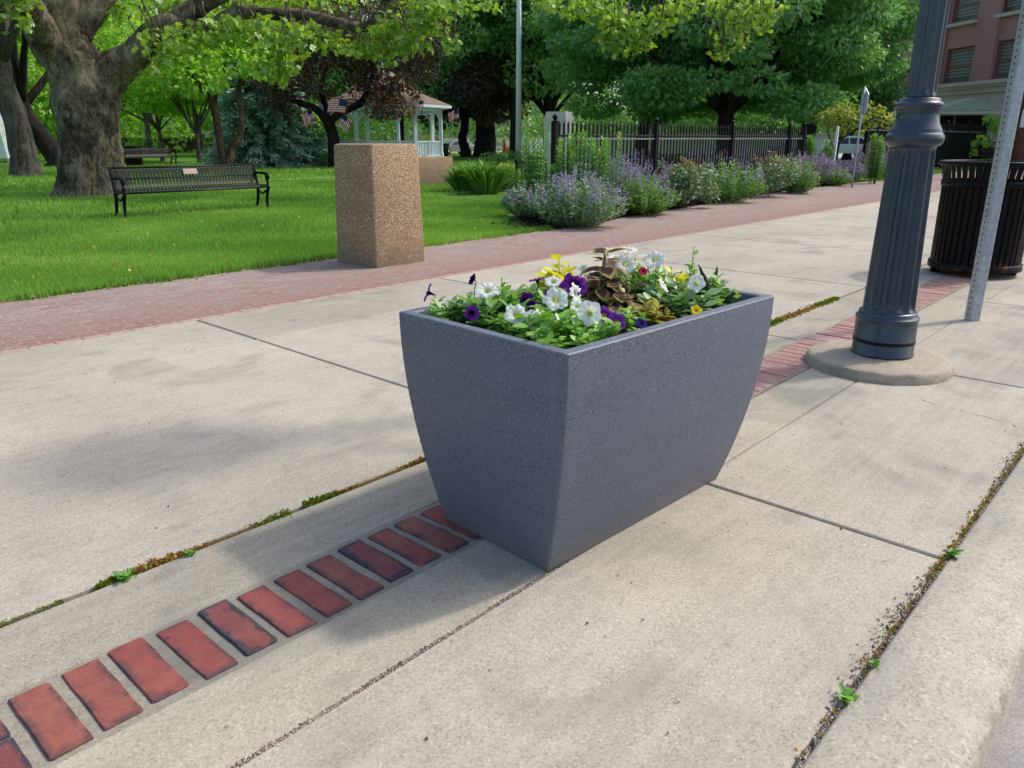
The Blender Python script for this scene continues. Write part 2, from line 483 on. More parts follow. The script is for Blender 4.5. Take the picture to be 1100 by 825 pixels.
# ------------------------------------------------------------------ geometry collector
class Geo:
    def __init__(self):
        self.v = []
        self.nv = 0
        self.loops = []
        self.sizes = []
        self.tint = []
        self.mat = []
        self.smooth = []
        self.vattr = {}          # name -> list of (start, values)

    def add(self, verts, faces, tint=.5, mat=0, smooth=False):
        verts = np.asarray(verts, dtype=np.float32).reshape(-1, 3)
        off = self.nv
        self.v.append(verts)
        self.nv += len(verts)
        for f in faces:
            self.loops.append(np.asarray(f, dtype=np.int32) + off)
            self.sizes.append(np.array([len(f)], dtype=np.int32))
        n = len(faces)
        self.tint.append(np.full(n, tint, dtype=np.float32) if np.isscalar(tint) else np.asarray(tint, dtype=np.float32))
        self.mat.append(np.full(n, mat, dtype=np.int32))
        self.smooth.append(np.full(n, smooth, dtype=bool))
        return off

    def scatter(self, tv, tf, pos, ydir, nrm, size, tint, mat=0, smooth=False, wid=1.0):
        """copies of a small leaf template (tv, tf): y along the leaf, z its normal"""
        pos = np.asarray(pos, dtype=np.float32)
        N = len(pos)
        if N == 0:
            return
        tv = np.asarray(tv, dtype=np.float32)
        Y = ydir / (np.linalg.norm(ydir, axis=1, keepdims=True) + 1e-9)
        X = np.cross(Y, nrm)
        X /= (np.linalg.norm(X, axis=1, keepdims=True) + 1e-9)
        Z = np.cross(X, Y)
        size = np.broadcast_to(np.asarray(size, dtype=np.float32), (N,))
        wid = np.broadcast_to(np.asarray(wid, dtype=np.float32), (N,))
        P = (pos[:, None, :] + size[:, None, None] * (tv[None, :, 0, None] * wid[:, None, None] * X[:, None, :] + tv[None, :, 1, None] * Y[:, None, :] + tv[None, :, 2, None] * Z[:, None, :]))
        k = len(tv)
        off = self.nv + np.arange(N, dtype=np.int32)[:, None] * k
        self.v.append(P.reshape(-1, 3).astype(np.float32))
        self.nv += N * k
        fl = np.concatenate([np.asarray(f, dtype=np.int32) for f in tf])
        self.loops.append((off + fl[None, :]).reshape(-1))
        self.sizes.append(np.tile(np.array([len(f) for f in tf], dtype=np.int32), N))
        nf = len(tf) * N
        self.tint.append(np.repeat(np.broadcast_to(np.asarray(tint, dtype=np.float32), (N,)), len(tf)))
        self.mat.append(np.full(nf, mat, dtype=np.int32))
        self.smooth.append(np.full(nf, smooth, dtype=bool))

    def build(self, name, mats, parent=None, loc=None, vattr=None):
        me = bpy.data.meshes.new(name)
        V = np.concatenate(self.v)
        if loc is not None:
            V = V - np.asarray(loc, dtype=np.float32)
        L = np.concatenate(self.loops)
        S = np.concatenate(self.sizes)
        me.vertices.add(len(V))
        me.vertices.foreach_set('co', V.ravel())
        me.loops.add(len(L))
        me.loops.foreach_set('vertex_index', L)
        me.polygons.add(len(S))
        st = np.zeros(len(S), dtype=np.int32)
        st[1:] = np.cumsum(S)[:-1]
        me.polygons.foreach_set('loop_start', st)
        me.polygons.foreach_set('loop_total', S)
        me.polygons.foreach_set('material_index', np.concatenate(self.mat))
        me.polygons.foreach_set('use_smooth', np.concatenate(self.smooth))
        at = me.attributes.new('tint', 'FLOAT', 'FACE')
        at.data.foreach_set('value', np.concatenate(self.tint))
        if vattr:
            for k, val in vattr.items():
                a2 = me.attributes.new(k, 'FLOAT', 'POINT')
                a2.data.foreach_set('value', np.asarray(val, dtype=np.float32))
        me.update(calc_edges=True)
        me.validate()
        for m in (mats if isinstance(mats, (list, tuple)) else [mats]):
            me.materials.append(MATS[m])
        o = bpy.data.objects.new(name, me)
        col.objects.link(o)
        if loc is not None:
            o.location = loc
        if parent is not None:
            o.parent = parent
            o.location = (0, 0, 0) if loc is None else loc
        return o

    # --- solids
    def box(self, c, s, rot=0.0, mat=0, tint=.5, bevel=0.0, M=None):
        x, y, z = s[0] / 2, s[1] / 2, s[2] / 2
        b = min(bevel, x * .9, y * .9, z * .9)
        if b <= 0:
            v = [(-x, -y, -z), (x, -y, -z), (x, y, -z), (-x, y, -z), (-x, -y, z), (x, -y, z), (x, y, z), (-x, y, z)]
            f = [(0, 3, 2, 1), (4, 5, 6, 7), (0, 1, 5, 4), (1, 2, 6, 5), (2, 3, 7, 6), (3, 0, 4, 7)]
        else:
            v, f = [], []
            rings = [(-z, b), (-z + b, 0), (z - b, 0), (z, b)]
            for zz, ins in rings:
                xx, yy = x - ins, y - ins
                bb = b * .6
                for (sx_, sy_) in ((-1, -1), (1, -1), (1, 1), (-1, 1)):
                    if sx_ * sy_ > 0:
                        v += [(sx_ * xx, sy_ * (yy - bb), zz), (sx_ * (xx - bb), sy_ * yy, zz)]
                    else:
                        v += [(sx_ * (xx - bb), sy_ * yy, zz), (sx_ * xx, sy_ * (yy - bb), zz)]
            for k in range(3):
                for j in range(8):
                    f.append((k * 8 + j, k * 8 + (j + 1) % 8, k * 8 + 8 + (j + 1) % 8, k * 8 + 8 + j))
            # order of corner points: make each ring run the same way round
            f.append(tuple(range(7, -1, -1)))
            f.append(tuple(range(24, 32)))
        v = np.array(v, dtype=np.float32)
        if M is not None:
            A = np.array(M)
            v = v @ A[:3, :3].T + A[:3, 3]
        else:
            ca, sa = math.cos(rot), math.sin(rot)
            v = np.stack([v[:, 0] * ca - v[:, 1] * sa + c[0], v[:, 0] * sa + v[:, 1] * ca + c[1], v[:, 2] + c[2]], 1)
        self.add(v, f, tint, mat)

    def tube(self, pts, rad, n=8, mat=0, tint=.5, cap=True, wob=0.0, closed=False):
        pts = np.array([tuple(p) for p in pts], dtype=np.float64)
        rad = np.broadcast_to(np.asarray(rad, dtype=np.float64), (len(pts),))
        T = np.gradient(pts, axis=0)
        if closed:
            T = np.roll(pts, -1, 0) - np.roll(pts, 1, 0)
        T /= np.linalg.norm(T, axis=1, keepdims=True) + 1e-12
        up = np.array([0, 0, 1.0]) if abs(T[0, 2]) < .9 else np.array([1.0, 0, 0])
        v = []
        X = np.cross(up, T[0])
        X /= np.linalg.norm(X)
        for i in range(len(pts)):
            X = X - T[i] * (X @ T[i])
            X /= np.linalg.norm(X) + 1e-12
            Yv = np.cross(T[i], X)
            a = np.arange(n) * 2 * PI / n
            r = rad[i] * (1 + (rng.uniform(-wob, wob, n) if wob else 0))
            v.append(pts[i] + (np.cos(a) * r)[:, None] * X + (np.sin(a) * r)[:, None] * Yv)
        f = []
        m = len(pts)
        for i in range(m if closed else m - 1):
            i2 = (i + 1) % m
            for j in range(n):
                f.append((i * n + j, i * n + (j + 1) % n, i2 * n + (j + 1) % n, i2 * n + j))
        if cap and not closed:
            f.append(tuple(range(n - 1, -1, -1)))
            f.append(tuple((m - 1) * n + j for j in range(n)))
        self.add(np.concatenate(v), f, tint, mat, True)

    def lathe(self, prof, n=32, c=(0, 0, 0), mat=0, tint=.5, flute=None, smooth=True, closed_ends=True):
        """prof: list of (r, z); flute: per profile point depth (fraction) or None"""
        v = []
        a = np.arange(n) * 2 * PI / n
        for i, (r, z) in enumerate(prof):
            rr = np.full(n, r)
            if flute is not None and flute[1][i] > 0:
                x = (a * flute[0] / (2 * PI)) % 1.0
                d = np.where(x > .22, np.sin((x - .22) / .78 * PI), 0) ** .7
                rr = r * (1 - flute[1][i] * d)
            v.append(np.stack([rr * np.cos(a) + c[0], rr * np.sin(a) + c[1], np.full(n, z + c[2])], 1))
        f = []
        m = len(prof)
        for i in range(m - 1):
            for j in range(n):
                f.append((i * n + j, i * n + (j + 1) % n, (i + 1) * n + (j + 1) % n, (i + 1) * n + j))
        if closed_ends:
            f.append(tuple(range(n - 1, -1, -1)))
            f.append(tuple((m - 1) * n + j for j in range(n)))
        self.add(np.concatenate(v), f, tint, mat, smooth)

    def loft(self, rings, mat=0, tint=.5, smooth=False, cap0=True, cap1=True):
        n = len(rings[0])
        f = []
        for i in range(len(rings) - 1):
            for j in range(n):
                f.append((i * n + j, i * n + (j + 1) % n, (i + 1) * n + (j + 1) % n, (i + 1) * n + j))
        if cap0:
            f.append(tuple(range(n - 1, -1, -1)))
        if cap1:
            f.append(tuple((len(rings) - 1) * n + j for j in range(n)))
        self.add(np.concatenate([np.asarray(r, dtype=np.float32) for r in rings]), f, tint, mat, smooth)

    def quad(self, a, b, c, d, mat=0, tint=.5):
        self.add([a, b, c, d], [(0, 1, 2, 3)], tint, mat)


def tag(o, label=None, cat=None, group=None, kind=None):
    if label:
        o['label'] = label
    if cat:
        o['category'] = cat
    if group:
        o['group'] = group
    if kind:
        o['kind'] = kind
    return o


def thing(name, label, cat, loc=(0, 0, 0), rz=0.0, group=None):
    o = bpy.data.objects.new(name, None)
    o.empty_display_size = .2
    col.objects.link(o)
    o.location = loc
    o.rotation_euler = (0, 0, rz)
    return tag(o, label, cat, group)


def dup(root, loc, rz, label, group=None):
    def cp(o, parent):
        c = o.copy()
        col.objects.link(c)
        if parent is not None:
            c.parent = parent
        for ch in list(o.children):
            cp(ch, c)
        return c
    r = cp(root, None)
    r.location = loc
    r.rotation_euler = (0, 0, rz)
    r['label'] = label
    if group:
        r['group'] = group
    return r


def bend(p0, p1, sag=(0, 0, 0), n=8):
    p0, p1, s = np.array(tuple(p0), float), np.array(tuple(p1), float), np.array(sag, float)
    t = np.linspace(0, 1, n)[:, None]
    return p0 * (1 - t) + p1 * t + 4 * t * (1 - t) * s


def smooth_path(pts, n=6):
    pts = [np.array(tuple(p), float) for p in pts]
    P = [pts[0]] + pts + [pts[-1]]
    out = []
    for i in range(1, len(P) - 2):
        for k in range(n):
            t = k / n
            a, b, c, d = P[i - 1], P[i], P[i + 1], P[i + 2]
            out.append(.5 * ((2 * b) + (-a + c) * t + (2 * a - 5 * b + 4 * c - d) * t * t + (-a + 3 * b - 3 * c + d) * t ** 3))
    out.append(pts[-1])
    return np.array(out)


def smooth_vals(vals, n=6):
    x = np.arange(len(vals))
    return np.interp(np.linspace(0, len(vals) - 1, (len(vals) - 1) * n + 1), x, vals)


# leaf templates
DIAMOND = ([(0, 0, 0), (.34, .45, .09), (0, 1, -.05), (-.34, .45, .09)], [(0, 1, 2, 3)])
OVAL = ([(0, 0, 0), (.20, .2, .04), (.30, .5, .05), (.18, .82, .0), (0, 1, -.06), (-.18, .82, .0), (-.30, .5, .05), (-.20, .2, .04), (0, .5, -.02)],
        [(0, 1, 2, 8), (8, 2, 3, 4), (8, 4, 5, 6), (0, 8, 6, 7)])
PLANE = ([(0, 0, 0), (.22, .02, 0), (.55, .28, .03), (.36, .40, .02), (.62, .72, .0), (.24, .66, .02), (0, 1.02, -.05), (-.24, .66, .02), (-.62, .72, 0), (-.36, .40, .02), (-.55, .28, .03), (-.22, .02, 0)],
         [(0, 1, 2, 3), (0, 3, 4, 5), (0, 5, 6, 7), (0, 7, 8, 9), (0, 9, 10, 11)])
BLADE = ([(-.05, 0, 0), (.05, 0, 0), (.035, .55, .05), (0, 1, .22), (-.035, .55, .05)], [(0, 1, 2, 4), (4, 2, 3)])
LANCE = ([(0, 0, 0), (.10, .3, .03), (.09, .6, 0), (0, 1, -.14), (-.09, .6, 0), (-.10, .3, .03)], [(0, 1, 4, 5), (1, 2, 4), (2, 3, 4)])
LANCE = ([(0, 0, 0), (.10, .3, .03), (.09, .6, 0), (0, 1, -.14), (-.09, .6, 0), (-.10, .3, .03)], [(0, 1, 2, 3, 4, 5)])
NEEDLE = ([(-.10, 0, 0), (.10, 0, 0), (.05, 1, -.1), (-.05, 1, -.1)], [(0, 1, 2, 3)])
PEBBLE = ([(1, 0, 0), (0, 1, 0), (-1, 0, 0), (0, -1, 0), (0, 0, .7), (0, 0, -.6)],
          [(0, 1, 4), (1, 2, 4), (2, 3, 4), (3, 0, 4), (1, 0, 5), (2, 1, 5), (3, 2, 5), (0, 3, 5)])


def unit(v):
    return v / (np.linalg.norm(v, axis=-1, keepdims=True) + 1e-9)


def clump(g, c, r, n, size, tmpl=DIAMOND, mat=0, up=.5, lay=0.0, tint=(0, 1), shell=.45, droop=.3):
    """n leaves in an ellipsoid, most of them near its skin; lay flattens them into sprays"""
    c = np.asarray(tuple(c), float)
    r = np.broadcast_to(np.asarray(r, float), (3,))
    d = unit(rng.normal(size=(n, 3)))
    rad = (shell + (1 - shell) * rng.random(n) ** .6)[:, None]
    p = c + d * rad * r
    if lay:
        p[:, 2] = c[2] + np.round((p[:, 2] - c[2]) / lay) * lay + rng.normal(0, lay * .13, n)
    nrm = unit(d * .7 + np.array([0, 0, up]) + rng.normal(0, .55, (n, 3)))
    yd = d + rng.normal(0, .6, (n, 3)) + np.array([0, 0, -droop])
    g.scatter(tmpl[0], tmpl[1], p, yd, nrm, size * rng.uniform(.65, 1.25, n), tint[0] + (tint[1] - tint[0]) * np.clip(rng.normal(.5, .22, n) + .12 * d[:, 2], 0, 1), mat)


# ------------------------------------------------------------------ world, sun, camera
SUN_EL, SUN_AZ = R(49), R(-27)       # azimuth from +X
world = bpy.data.worlds.new('World')
scn.world = world
world.use_nodes = True
wt = world.node_tree
bg = wt.nodes['Background']
sky = wt.nodes.new('ShaderNodeTexSky')
sky.sky_type = 'NISHITA'
sky.sun_disc = False
sky.sun_elevation = SUN_EL
sky.sun_rotation = PI / 2 - SUN_AZ
sky.air_density = 1.0
sky.dust_density = 3.0
wt.links.new(sky.outputs[0], bg.inputs['Color'])
bg.inputs['Strength'].default_value = .235
sl = bpy.data.lights.new('sun', 'SUN')
sl.energy = 2.4
sl.angle = R(3.2)
sl.color = (1.0, .95, .87)
so = bpy.data.objects.new('sun', sl)
col.objects.link(so)
sv = Vector((math.cos(SUN_EL) * math.cos(SUN_AZ), math.cos(SUN_EL) * math.sin(SUN_AZ), math.sin(SUN_EL)))
so.rotation_euler = sv.to_track_quat('Z', 'Y').to_euler()
so.location = (0, 0, 30)
cd = bpy.data.cameras.new('camera')
cam = bpy.data.objects.new('camera', cd)
col.objects.link(cam)
cam.location = (0, 0, EYE)
cam.rotation_euler = (PI / 2 - PITCH, 0, HEAD - PI / 2)
cd.sensor_fit = 'HORIZONTAL'
cd.sensor_width = 36
cd.lens = FPX / 1100 * 36
cd.clip_start = .05
cd.clip_end = 2000
scn.camera = cam
scn.view_settings.view_transform = 'Standard'
scn.view_settings.look = 'None'
scn.view_settings.exposure = 0
scn.cycles.max_bounces = 6
scn.cycles.transparent_max_bounces = 4

# ------------------------------------------------------------------ ground, road, pavement
def sheet(name, rect, z, mat, kind='structure'):
    g = Geo()
    x0, y0, x1, y1 = rect
    g.quad((x0, y0, z), (x1, y0, z), (x1, y1, z), (x0, y1, z))
    return tag(g.build(name, mat), kind=kind)


sheet('ground', (-500, -500, 700, 600), -.15, 'turf')
sheet('road', (-200, -9, 300, .16), -.118, 'asphalt')
sheet('lawn', (-60, .3, 160, 200), -.03, 'turf')
sheet('dirt', (-6, .25, 60, 5.6), -.018, 'dirt')

# pavement slabs: every joint is a real groove
def slab_box(g, x0, y0, x1, y1, z0=-.1, z1=0.0, b=.006):
    v, nrm = [], 0
    for z, i in ((z0, 0), (z1 - b, 0), (z1, b)):
        v += [(x0 + i, y0 + i, z), (x1 - i, y0 + i, z), (x1 - i, y1 - i, z), (x0 + i, y1 - i, z)]
    f = []
    for k in range(2):
        for j in range(4):
            f.append((k * 4 + j, k * 4 + (j + 1) % 4, k * 4 + 4 + (j + 1) % 4, k * 4 + 4 + j))
    f.append((8, 9, 10, 11))
    g.add(v, f, tint=float(rng.uniform(.15, .95)))


g = Geo()
xs = [-3.7, -1.8, .08, 1.975, 3.86, 5.65, 7.56, 9.53, 11.5, 13.5, 15.5, 17.6, 19.8, 22, 25, 28, 31, 35, 39, 44, 50, 58]
for i in range(len(xs) - 1):
    a0, a1 = xs[i] + .006, xs[i + 1] - .006
    slab_box(g, a0, 3.614, a1, 4.262)
    slab_box(g, a0, 1.784, a1, 3.60, b=.004)
xs2 = [-3.7, -1.8, .08, 1.975, 3.715, 5.62, 7.53, 9.5, 11.5, 13.5, 15.5, 17.6, 19.8, 22, 25, 28, 31, 35, 39, 44, 50, 58]
for i in range(len(xs2) - 1):
    slab_box(g, xs2[i] + .006, .350, xs2[i + 1] - .006, 1.031, b=.004)
o = g.build('sidewalk', 'concrete_slab')
tag(o, kind='structure')
g = Geo()
xs3 = [-3.7, -1.8, .08, 3.86, 7.56, 9.53, 11.5, 15.5, 19.8, 25, 31, 39, 58]
for i in range(len(xs3) - 1):
    slab_box(g, xs3[i] + .004, 1.515, xs3[i + 1] - .004, 1.764, b=.006)
    slab_box(g, xs3[i] + .004, 1.036, xs3[i + 1] - .004, 1.268, b=.009)
tag(g.build('pavement_band', 'concrete_band'), kind='structure')
sheet('mortar_bed', (-3.7, 1.262, 58, 1.521), -.0045, 'mortar')
sheet('joint_fill', (-3.7, 1.026, 58, 1.042), -.004, 'mortar')

# clay bricks set across the band
g = Geo()
edge = []


def paver(u, w, v0, v1, tint):
    n = 22
    pts = []
    hw, hl, r = w / 2, (v1 - v0) / 2, .0045
    seq = []
    for sx_, sy_, a0 in ((1, -1, -90), (1, 1, 0), (-1, 1, 90), (-1, -1, 180)):
        for k in range(3):
            a = R(a0 + 45 * k)
            seq.append((sx_ * (hw - r) + r * math.cos(a), sy_ * (hl - r) + r * math.sin(a)))
        if sx_ * sy_ < 0:
            for k in range(1, 4):
                seq.append((sx_ * hw, sy_ * hl * (1 - k / 2)))
    jit = rng.normal(0, .0007, (len(seq), 2))
    for q_ in range(rng.integers(0, 3)):
        i_ = rng.integers(len(seq))
        jit[i_] -= np.array(seq[i_]) / np.linalg.norm(seq[i_]) * rng.uniform(.001, .003)
    sk = rng.normal(0, .008)
    outl = np.array(seq) + jit
    outl[:, 0] += outl[:, 1] * sk
    m = len(seq)
    zt = .0015 + rng.normal(0, .0012)
    ux = u + rng.normal(0, .0015)
    vc = (v0 + v1) / 2 + rng.normal(0, .003)
    rings = []
    for s, z in ((1.0, -.03), (1.0, zt - .0025), (1 - .0022 / hw, zt), (1 - .017 / hw, zt + .0003)):
        k = np.array([(x * s, y * (1 - (1 - s) * hw / hl), z) for x, y in outl])
        k[:, 0] += ux
        k[:, 1] += vc
        rings.append(k)
    g.loft(rings, tint=tint, cap0=False)
    edge.extend([1.0] * (m * 3) + [0.0] * m)


tints = [.5, .42, .3, .2, .88, .25, .3, .6, .95, .3, .55, .22, .3]
u = .0
k = 0
first = -3
for k in range(-30, 24):
    u = .277 + k * .0925
    if u > 2.05:
        break
    tn = tints[k] if 0 <= k < len(tints) else rng.random() * .95
    if k == -1:
        continue
    paver(u, .070, 1.281, 1.499, tn)
for vv in ((1.282, 1.385), (1.393, 1.498)):      # two half bricks fill one place
    paver(.277 - .0925, .07, vv[0], vv[1], .9)
o = g.build('brick_band', 'paver_clay', vattr={'edge': edge})
tag(o, kind='structure')
g = Geo()
edge = []
u = 2.07
while u < 16:
    paver(u, .0625, 1.28, 1.50, float(rng.random()))
    u += .0675 if u < 7 else .07
o = g.build('brick_band', 'paver_worn', vattr={'edge': edge})
tag(o, kind='structure')
sheet('mortar_bed', (2.03, 1.270, 16, 1.512), -.0012, 'mortar')

# kerb with a rounded, worn arris
g = Geo()
prof = [(.338, -.3), (.338, -.004), (.330, .001), (.25, .003), (.175, -.001), (.15, -.007), (.134, -.018), (.126, -.034), (.12, -.3)]
kx = np.concatenate([np.linspace(-4, 0, 20), np.linspace(.05, 6, 240), np.linspace(6.2, 60, 80)])
rings = []
for x in kx:
    w = np.array([(x, y, z) for y, z in prof])
    near = 1.0 if 0 <= x <= 6 else 0.0
    w[4:8, 1] += rng.normal(0, .0035, 4) * near
    w[4:8, 2] += rng.normal(0, .002, 4) * near
    w[2:5, 2] += rng.normal(0, .0008, 3)
    rings.append(w)
m = len(prof)
f = []
for i in range(len(kx) - 1):
    for j in range(m - 1):
        f.append((i * m + j, i * m + j + 1, (i + 1) * m + j + 1, (i + 1) * m + j))
g.add(np.concatenate(rings), f, smooth=True)
tag(g.build('kerb', 'concrete_kerb'), kind='structure')
# gutter strip below the kerb
g = Geo()
g.add([(-4, .13, -.112), (60, .13, -.112), (60, -.16, -.1165), (-4, -.16, -.1165)], [(0, 3, 2, 1)])
tag(g.build('gutter', 'gutter_grey'), kind='structure')

# brick walk by the lawn, its far edge swinging away with the planting bed
def bed_v(u):
    return 5.66 + (0 if u < 6.6 else .105 * (u - 6.6) if u < 16 else .987 - .02 * (u - 16))


us = list(np.linspace(-6, 6.5, 30)) + list(np.linspace(6.8, 24, 50)) + [30, 40, 58]
g = Geo()
top = [(x, 4.27, -.004) for x in us]
far = [(x, bed_v(x) + .02 + (.012 * math.sin(x * 9) if x < 7 else 0), -.004) for x in us]
n = len(us)
g.add(top + far, [(i, i + 1, n + i + 1, n + i) for i in range(n - 1)])
tag(g.build('brick_path', 'brick_walk'), kind='structure')
g = Geo()
x = -5.8
while x < 30:
    L = .128
    g.box((x + L / 2, 4.296 + rng.normal(0, .001), -.014), (L - .006, .05, .0245), rot=rng.normal(0, .006), bevel=.003)
    x += L
tag(g.build('path_edging', 'edge_brick'), kind='structure')
# walk joints (expansion strips)
sheet('lawn_path', (6.5, 17.75, 24, 18.25), -.012, 'pale_road')
sheet('street', (40, 41, 95, 62), -.02, 'pale_road')
sheet('side_street', (36, 3, 80, 22), -.022, 'pale_road')
sheet('paved_apron', (11.6, 10.3, 13.0, 11.4), -.013, 'pale_road')

# planting bed
g = Geo()
nu, nv_ = 60, 14
V = []
for i in range(nu + 1):
    for j in range(nv_ + 1):
        t_ = j / nv_
        u0_ = 6.95 + 2.3 * t_
        uu = u0_ + (18.9 - u0_) * i / nu
        vv = bed_v(uu) + (8.6 - bed_v(uu)) * t_ + (.3 * (1 - t_) if i == 0 else 0)
        V.append((uu, vv, -.022 + .05 * math.sin(PI * t_) * min(1, i / 3) + rng.normal(0, .008) * (0 < t_ < 1)))
F = [(i * (nv_ + 1) + j, (i + 1) * (nv_ + 1) + j, (i + 1) * (nv_ + 1) + j + 1, i * (nv_ + 1) + j + 1) for i in range(nu) for j in range(nv_)]
g.add(V, F, smooth=True)
tag(g.build('mulch_bed', 'mulch'), kind='structure')
g = Geo()
N = 5000
p = np.stack([rng.uniform(6.8, 18.5, N), rng.uniform(0, 1, N) ** 1.5, np.full(N, .012)], 1)
p[:, 1] = np.array([bed_v(x) for x in p[:, 0]]) + p[:, 1] * 1.0 - .03
g.scatter(*DIAMOND, p, rng.normal(size=(N, 3)) * [1, 1, .25], np.tile([0, 0, 1.], (N, 1)) + rng.normal(0, .5, (N, 3)), rng.uniform(.02, .05, N), 0)
tag(g.build('mulch_chips', 'mulch'), kind='stuff', label='dark bark mulch chips strewn under the catmint border')

# ------------------------------------------------------------------ grass
def grass():
    g = Geo()
    def patch(n, u0, u1, v0, v1, size, w, power=1.0):
        u_ = rng.uniform(u0, u1, n)
        v_ = v0 + (v1 - v0) * rng.random(n) ** power
        edgev = np.where(u_ < 6.9, 5.66 + .02 * np.sin(u_ * 7) + .015 * np.sin(u_ * 23), np.minimum(6.35 + (u_ - 6.9) * .95, 8.7))
        k = v_ > edgev
        # keep what the eye can see
        fx = u_ * math.cos(HEAD) + v_ * math.sin(HEAD)
        rx = u_ * math.sin(HEAD) - v_ * math.cos(HEAD)
        k &= np.abs(rx) < .76 * fx + .5
        k &= ~((u_ > 3.7) & (u_ < 4.4) & (v_ < 5.45))
        u_, v_ = u_[k], v_[k]
        m = len(u_)
        a = rng.uniform(0, 2 * PI, m)
        lean = rng.uniform(.1, .75, m)
        yd = np.stack([np.cos(a) * lean, np.sin(a) * lean, np.ones(m)], 1)
        nr = np.stack([-np.cos(a), -np.sin(a), lean], 1) + rng.normal(0, .2, (m, 3))
        patchy = .5 + .28 * np.sin(u_ * 2.1 + 1.3 * np.sin(v_ * 1.7)) * np.sin(v_ * 1.3 + u_ * .6)
        g.scatter(*BLADE, np.stack([u_, v_, np.full(m, -.03)], 1), yd, nr, size * rng.uniform(.55, 1.3, m), np.clip(patchy + rng.normal(0, .2, m), 0, 1), wid=w)
    patch(105000, .8, 7.6, 5.6, 7.2, .038, 1.0)
    patch(130000, 1.0, 9.5, 7.0, 11.0, .044, 1.3)
    patch(70000, 1.5, 15, 10.8, 18, .06, 2.2)
    patch(36000, 4, 24, 18.2, 32, .07, 4.0)
    patch(9000, 1.2, 7.2, 5.62, 5.75, .075, 1.3)
    tag(g.build('grass', 'grass_blade'), label='mown green lawn between the brick walk and the trees', kind='stuff')


grass()

g = Geo()
N = 420
u_ = rng.uniform(.8, 7.0, N)
g.scatter(*DIAMOND, np.stack([u_, 5.66 - np.abs(rng.normal(0, .07, N)) + .05, rng.uniform(0, .012, N)], 1), rng.normal(size=(N, 3)) * [1, 1, .3], np.tile([0, 0, 1.], (N, 1)) + rng.normal(0, .5, (N, 3)), rng.uniform(.012, .035, N), rng.random(N), rng.integers(0, 2, 1)[0])
N = 260
u_ = rng.uniform(1.5, 9, N)
g.scatter(*DIAMOND, np.stack([u_, rng.uniform(5.8, 11, N), rng.uniform(0, .02, N)], 1), rng.normal(size=(N, 3)), np.tile([0, 0, 1.], (N, 1)) + rng.normal(0, .5, (N, 3)), rng.uniform(.02, .05, N), rng.random(N), 1)
tag(g.build('leaf_litter', ['dry_moss', 'wither_leaf']), label='yellow and brown leaf bits fallen along the lawn edge', kind='stuff')

# moss and weeds in the joints
g = Geo()
N = 9000
u_ = rng.uniform(.2, 2.45, N)
v_ = 1.774 + rng.normal(0, .0055, N) * (1 + .8 * np.sin(u_ * 11) * np.sin(u_ * 4.7))
keep = (np.sin(u_ * 9 + 1) + .6 * np.sin(u_ * 23) > -1.25)
u_, v_ = u_[keep], v_[keep]
N = len(u_)
dry = (np.sin(u_ * 10.5) + .5 * np.sin(u_ * 31 + 1)) > -.45
hgt = .009 + .005 * np.sin(u_ * 13)
for flag, mt in ((False, 0), (True, 1)):
    k = dry == flag
    m = int(k.sum())
    g.scatter(*DIAMOND, np.stack([u_[k], v_[k], np.full(m, -.010) + rng.random(m) * .012], 1), rng.normal(size=(m, 3)) + [0, 0, 1.0], rng.normal(size=(m, 3)) + [0, 0, .4], hgt[k] * rng.uniform(.5, 1.2, m), rng.random(m), mt)
for (a0, a1, mt) in ((4.0, 4.25, 0), (4.2, 4.75, 1), (4.75, 5.1, 0), (6.4, 6.6, 0)):
    m = 900
    uu = rng.uniform(a0, a1, m)
    g.scatter(*DIAMOND, np.stack([uu, 1.776 + rng.normal(0, .014, m), rng.random(m) * .012 - .008], 1), rng.normal(size=(m, 3)) + [0, 0, 1.0], rng.normal(size=(m, 3)) + [0, 0, .4], .016 * rng.uniform(.5, 1.2, m), rng.random(m), mt)
tag(g.build('moss', ['moss', 'dry_moss']), label='green and rusty moss filling the long pavement joint', kind='stuff')

g = Geo()
N = 2600
u_ = rng.uniform(.9, 4.6, N)
v_ = .342 + np.abs(rng.normal(0, .008, N)) * (1 + .9 * np.sin(u_ * 5)) - .003
g.scatter(*PEBBLE, np.stack([u_, v_, np.where(v_ > .35, .001, -.006) + rng.random(N) * .003], 1), rng.normal(size=(N, 3)), rng.normal(size=(N, 3)), rng.uniform(.0012, .0042, N), rng.random(N))
N = 5200
u_ = rng.uniform(.3, 2.0, N)
g.scatter(*PEBBLE, np.stack([u_, 1.033 + rng.normal(0, .0055, N) * (1 + .5 * np.sin(u_ * 17)), np.full(N, -.0025)], 1), rng.normal(size=(N, 3)), rng.normal(size=(N, 3)), rng.uniform(.0012, .0035, N), rng.random(N))
tag(g.build('gravel', 'grit'), label='dark grit and gravel collected along the kerb joint', kind='stuff')

g = Geo()
N = 700
u_ = np.concatenate([rng.normal(c, s, N // 5) for c, s in ((2.25, .16), (2.6, .2), (1.95, .06), (3.1, .3), (1.6, .25))])
N = len(u_)
v_ = .343 + np.abs(rng.normal(0, .007, N))
dry = rng.random(N) < .7
for flag, mt in ((False, 0), (True, 1)):
    k = dry == flag
    m = int(k.sum())
    g.scatter(*DIAMOND, np.stack([u_[k], v_[k], np.full(m, -.008) + rng.random(m) * .012], 1), rng.normal(size=(m, 3)) + [0, 0, 1.0], rng.normal(size=(m, 3)) + [0, 0, .4], .011 * rng.uniform(.5, 1.3, m), rng.random(m), mt)
tag(g.build('moss', ['moss', 'dry_moss']), label='low moss and dead sprigs in the joint beside the kerb', kind='stuff')


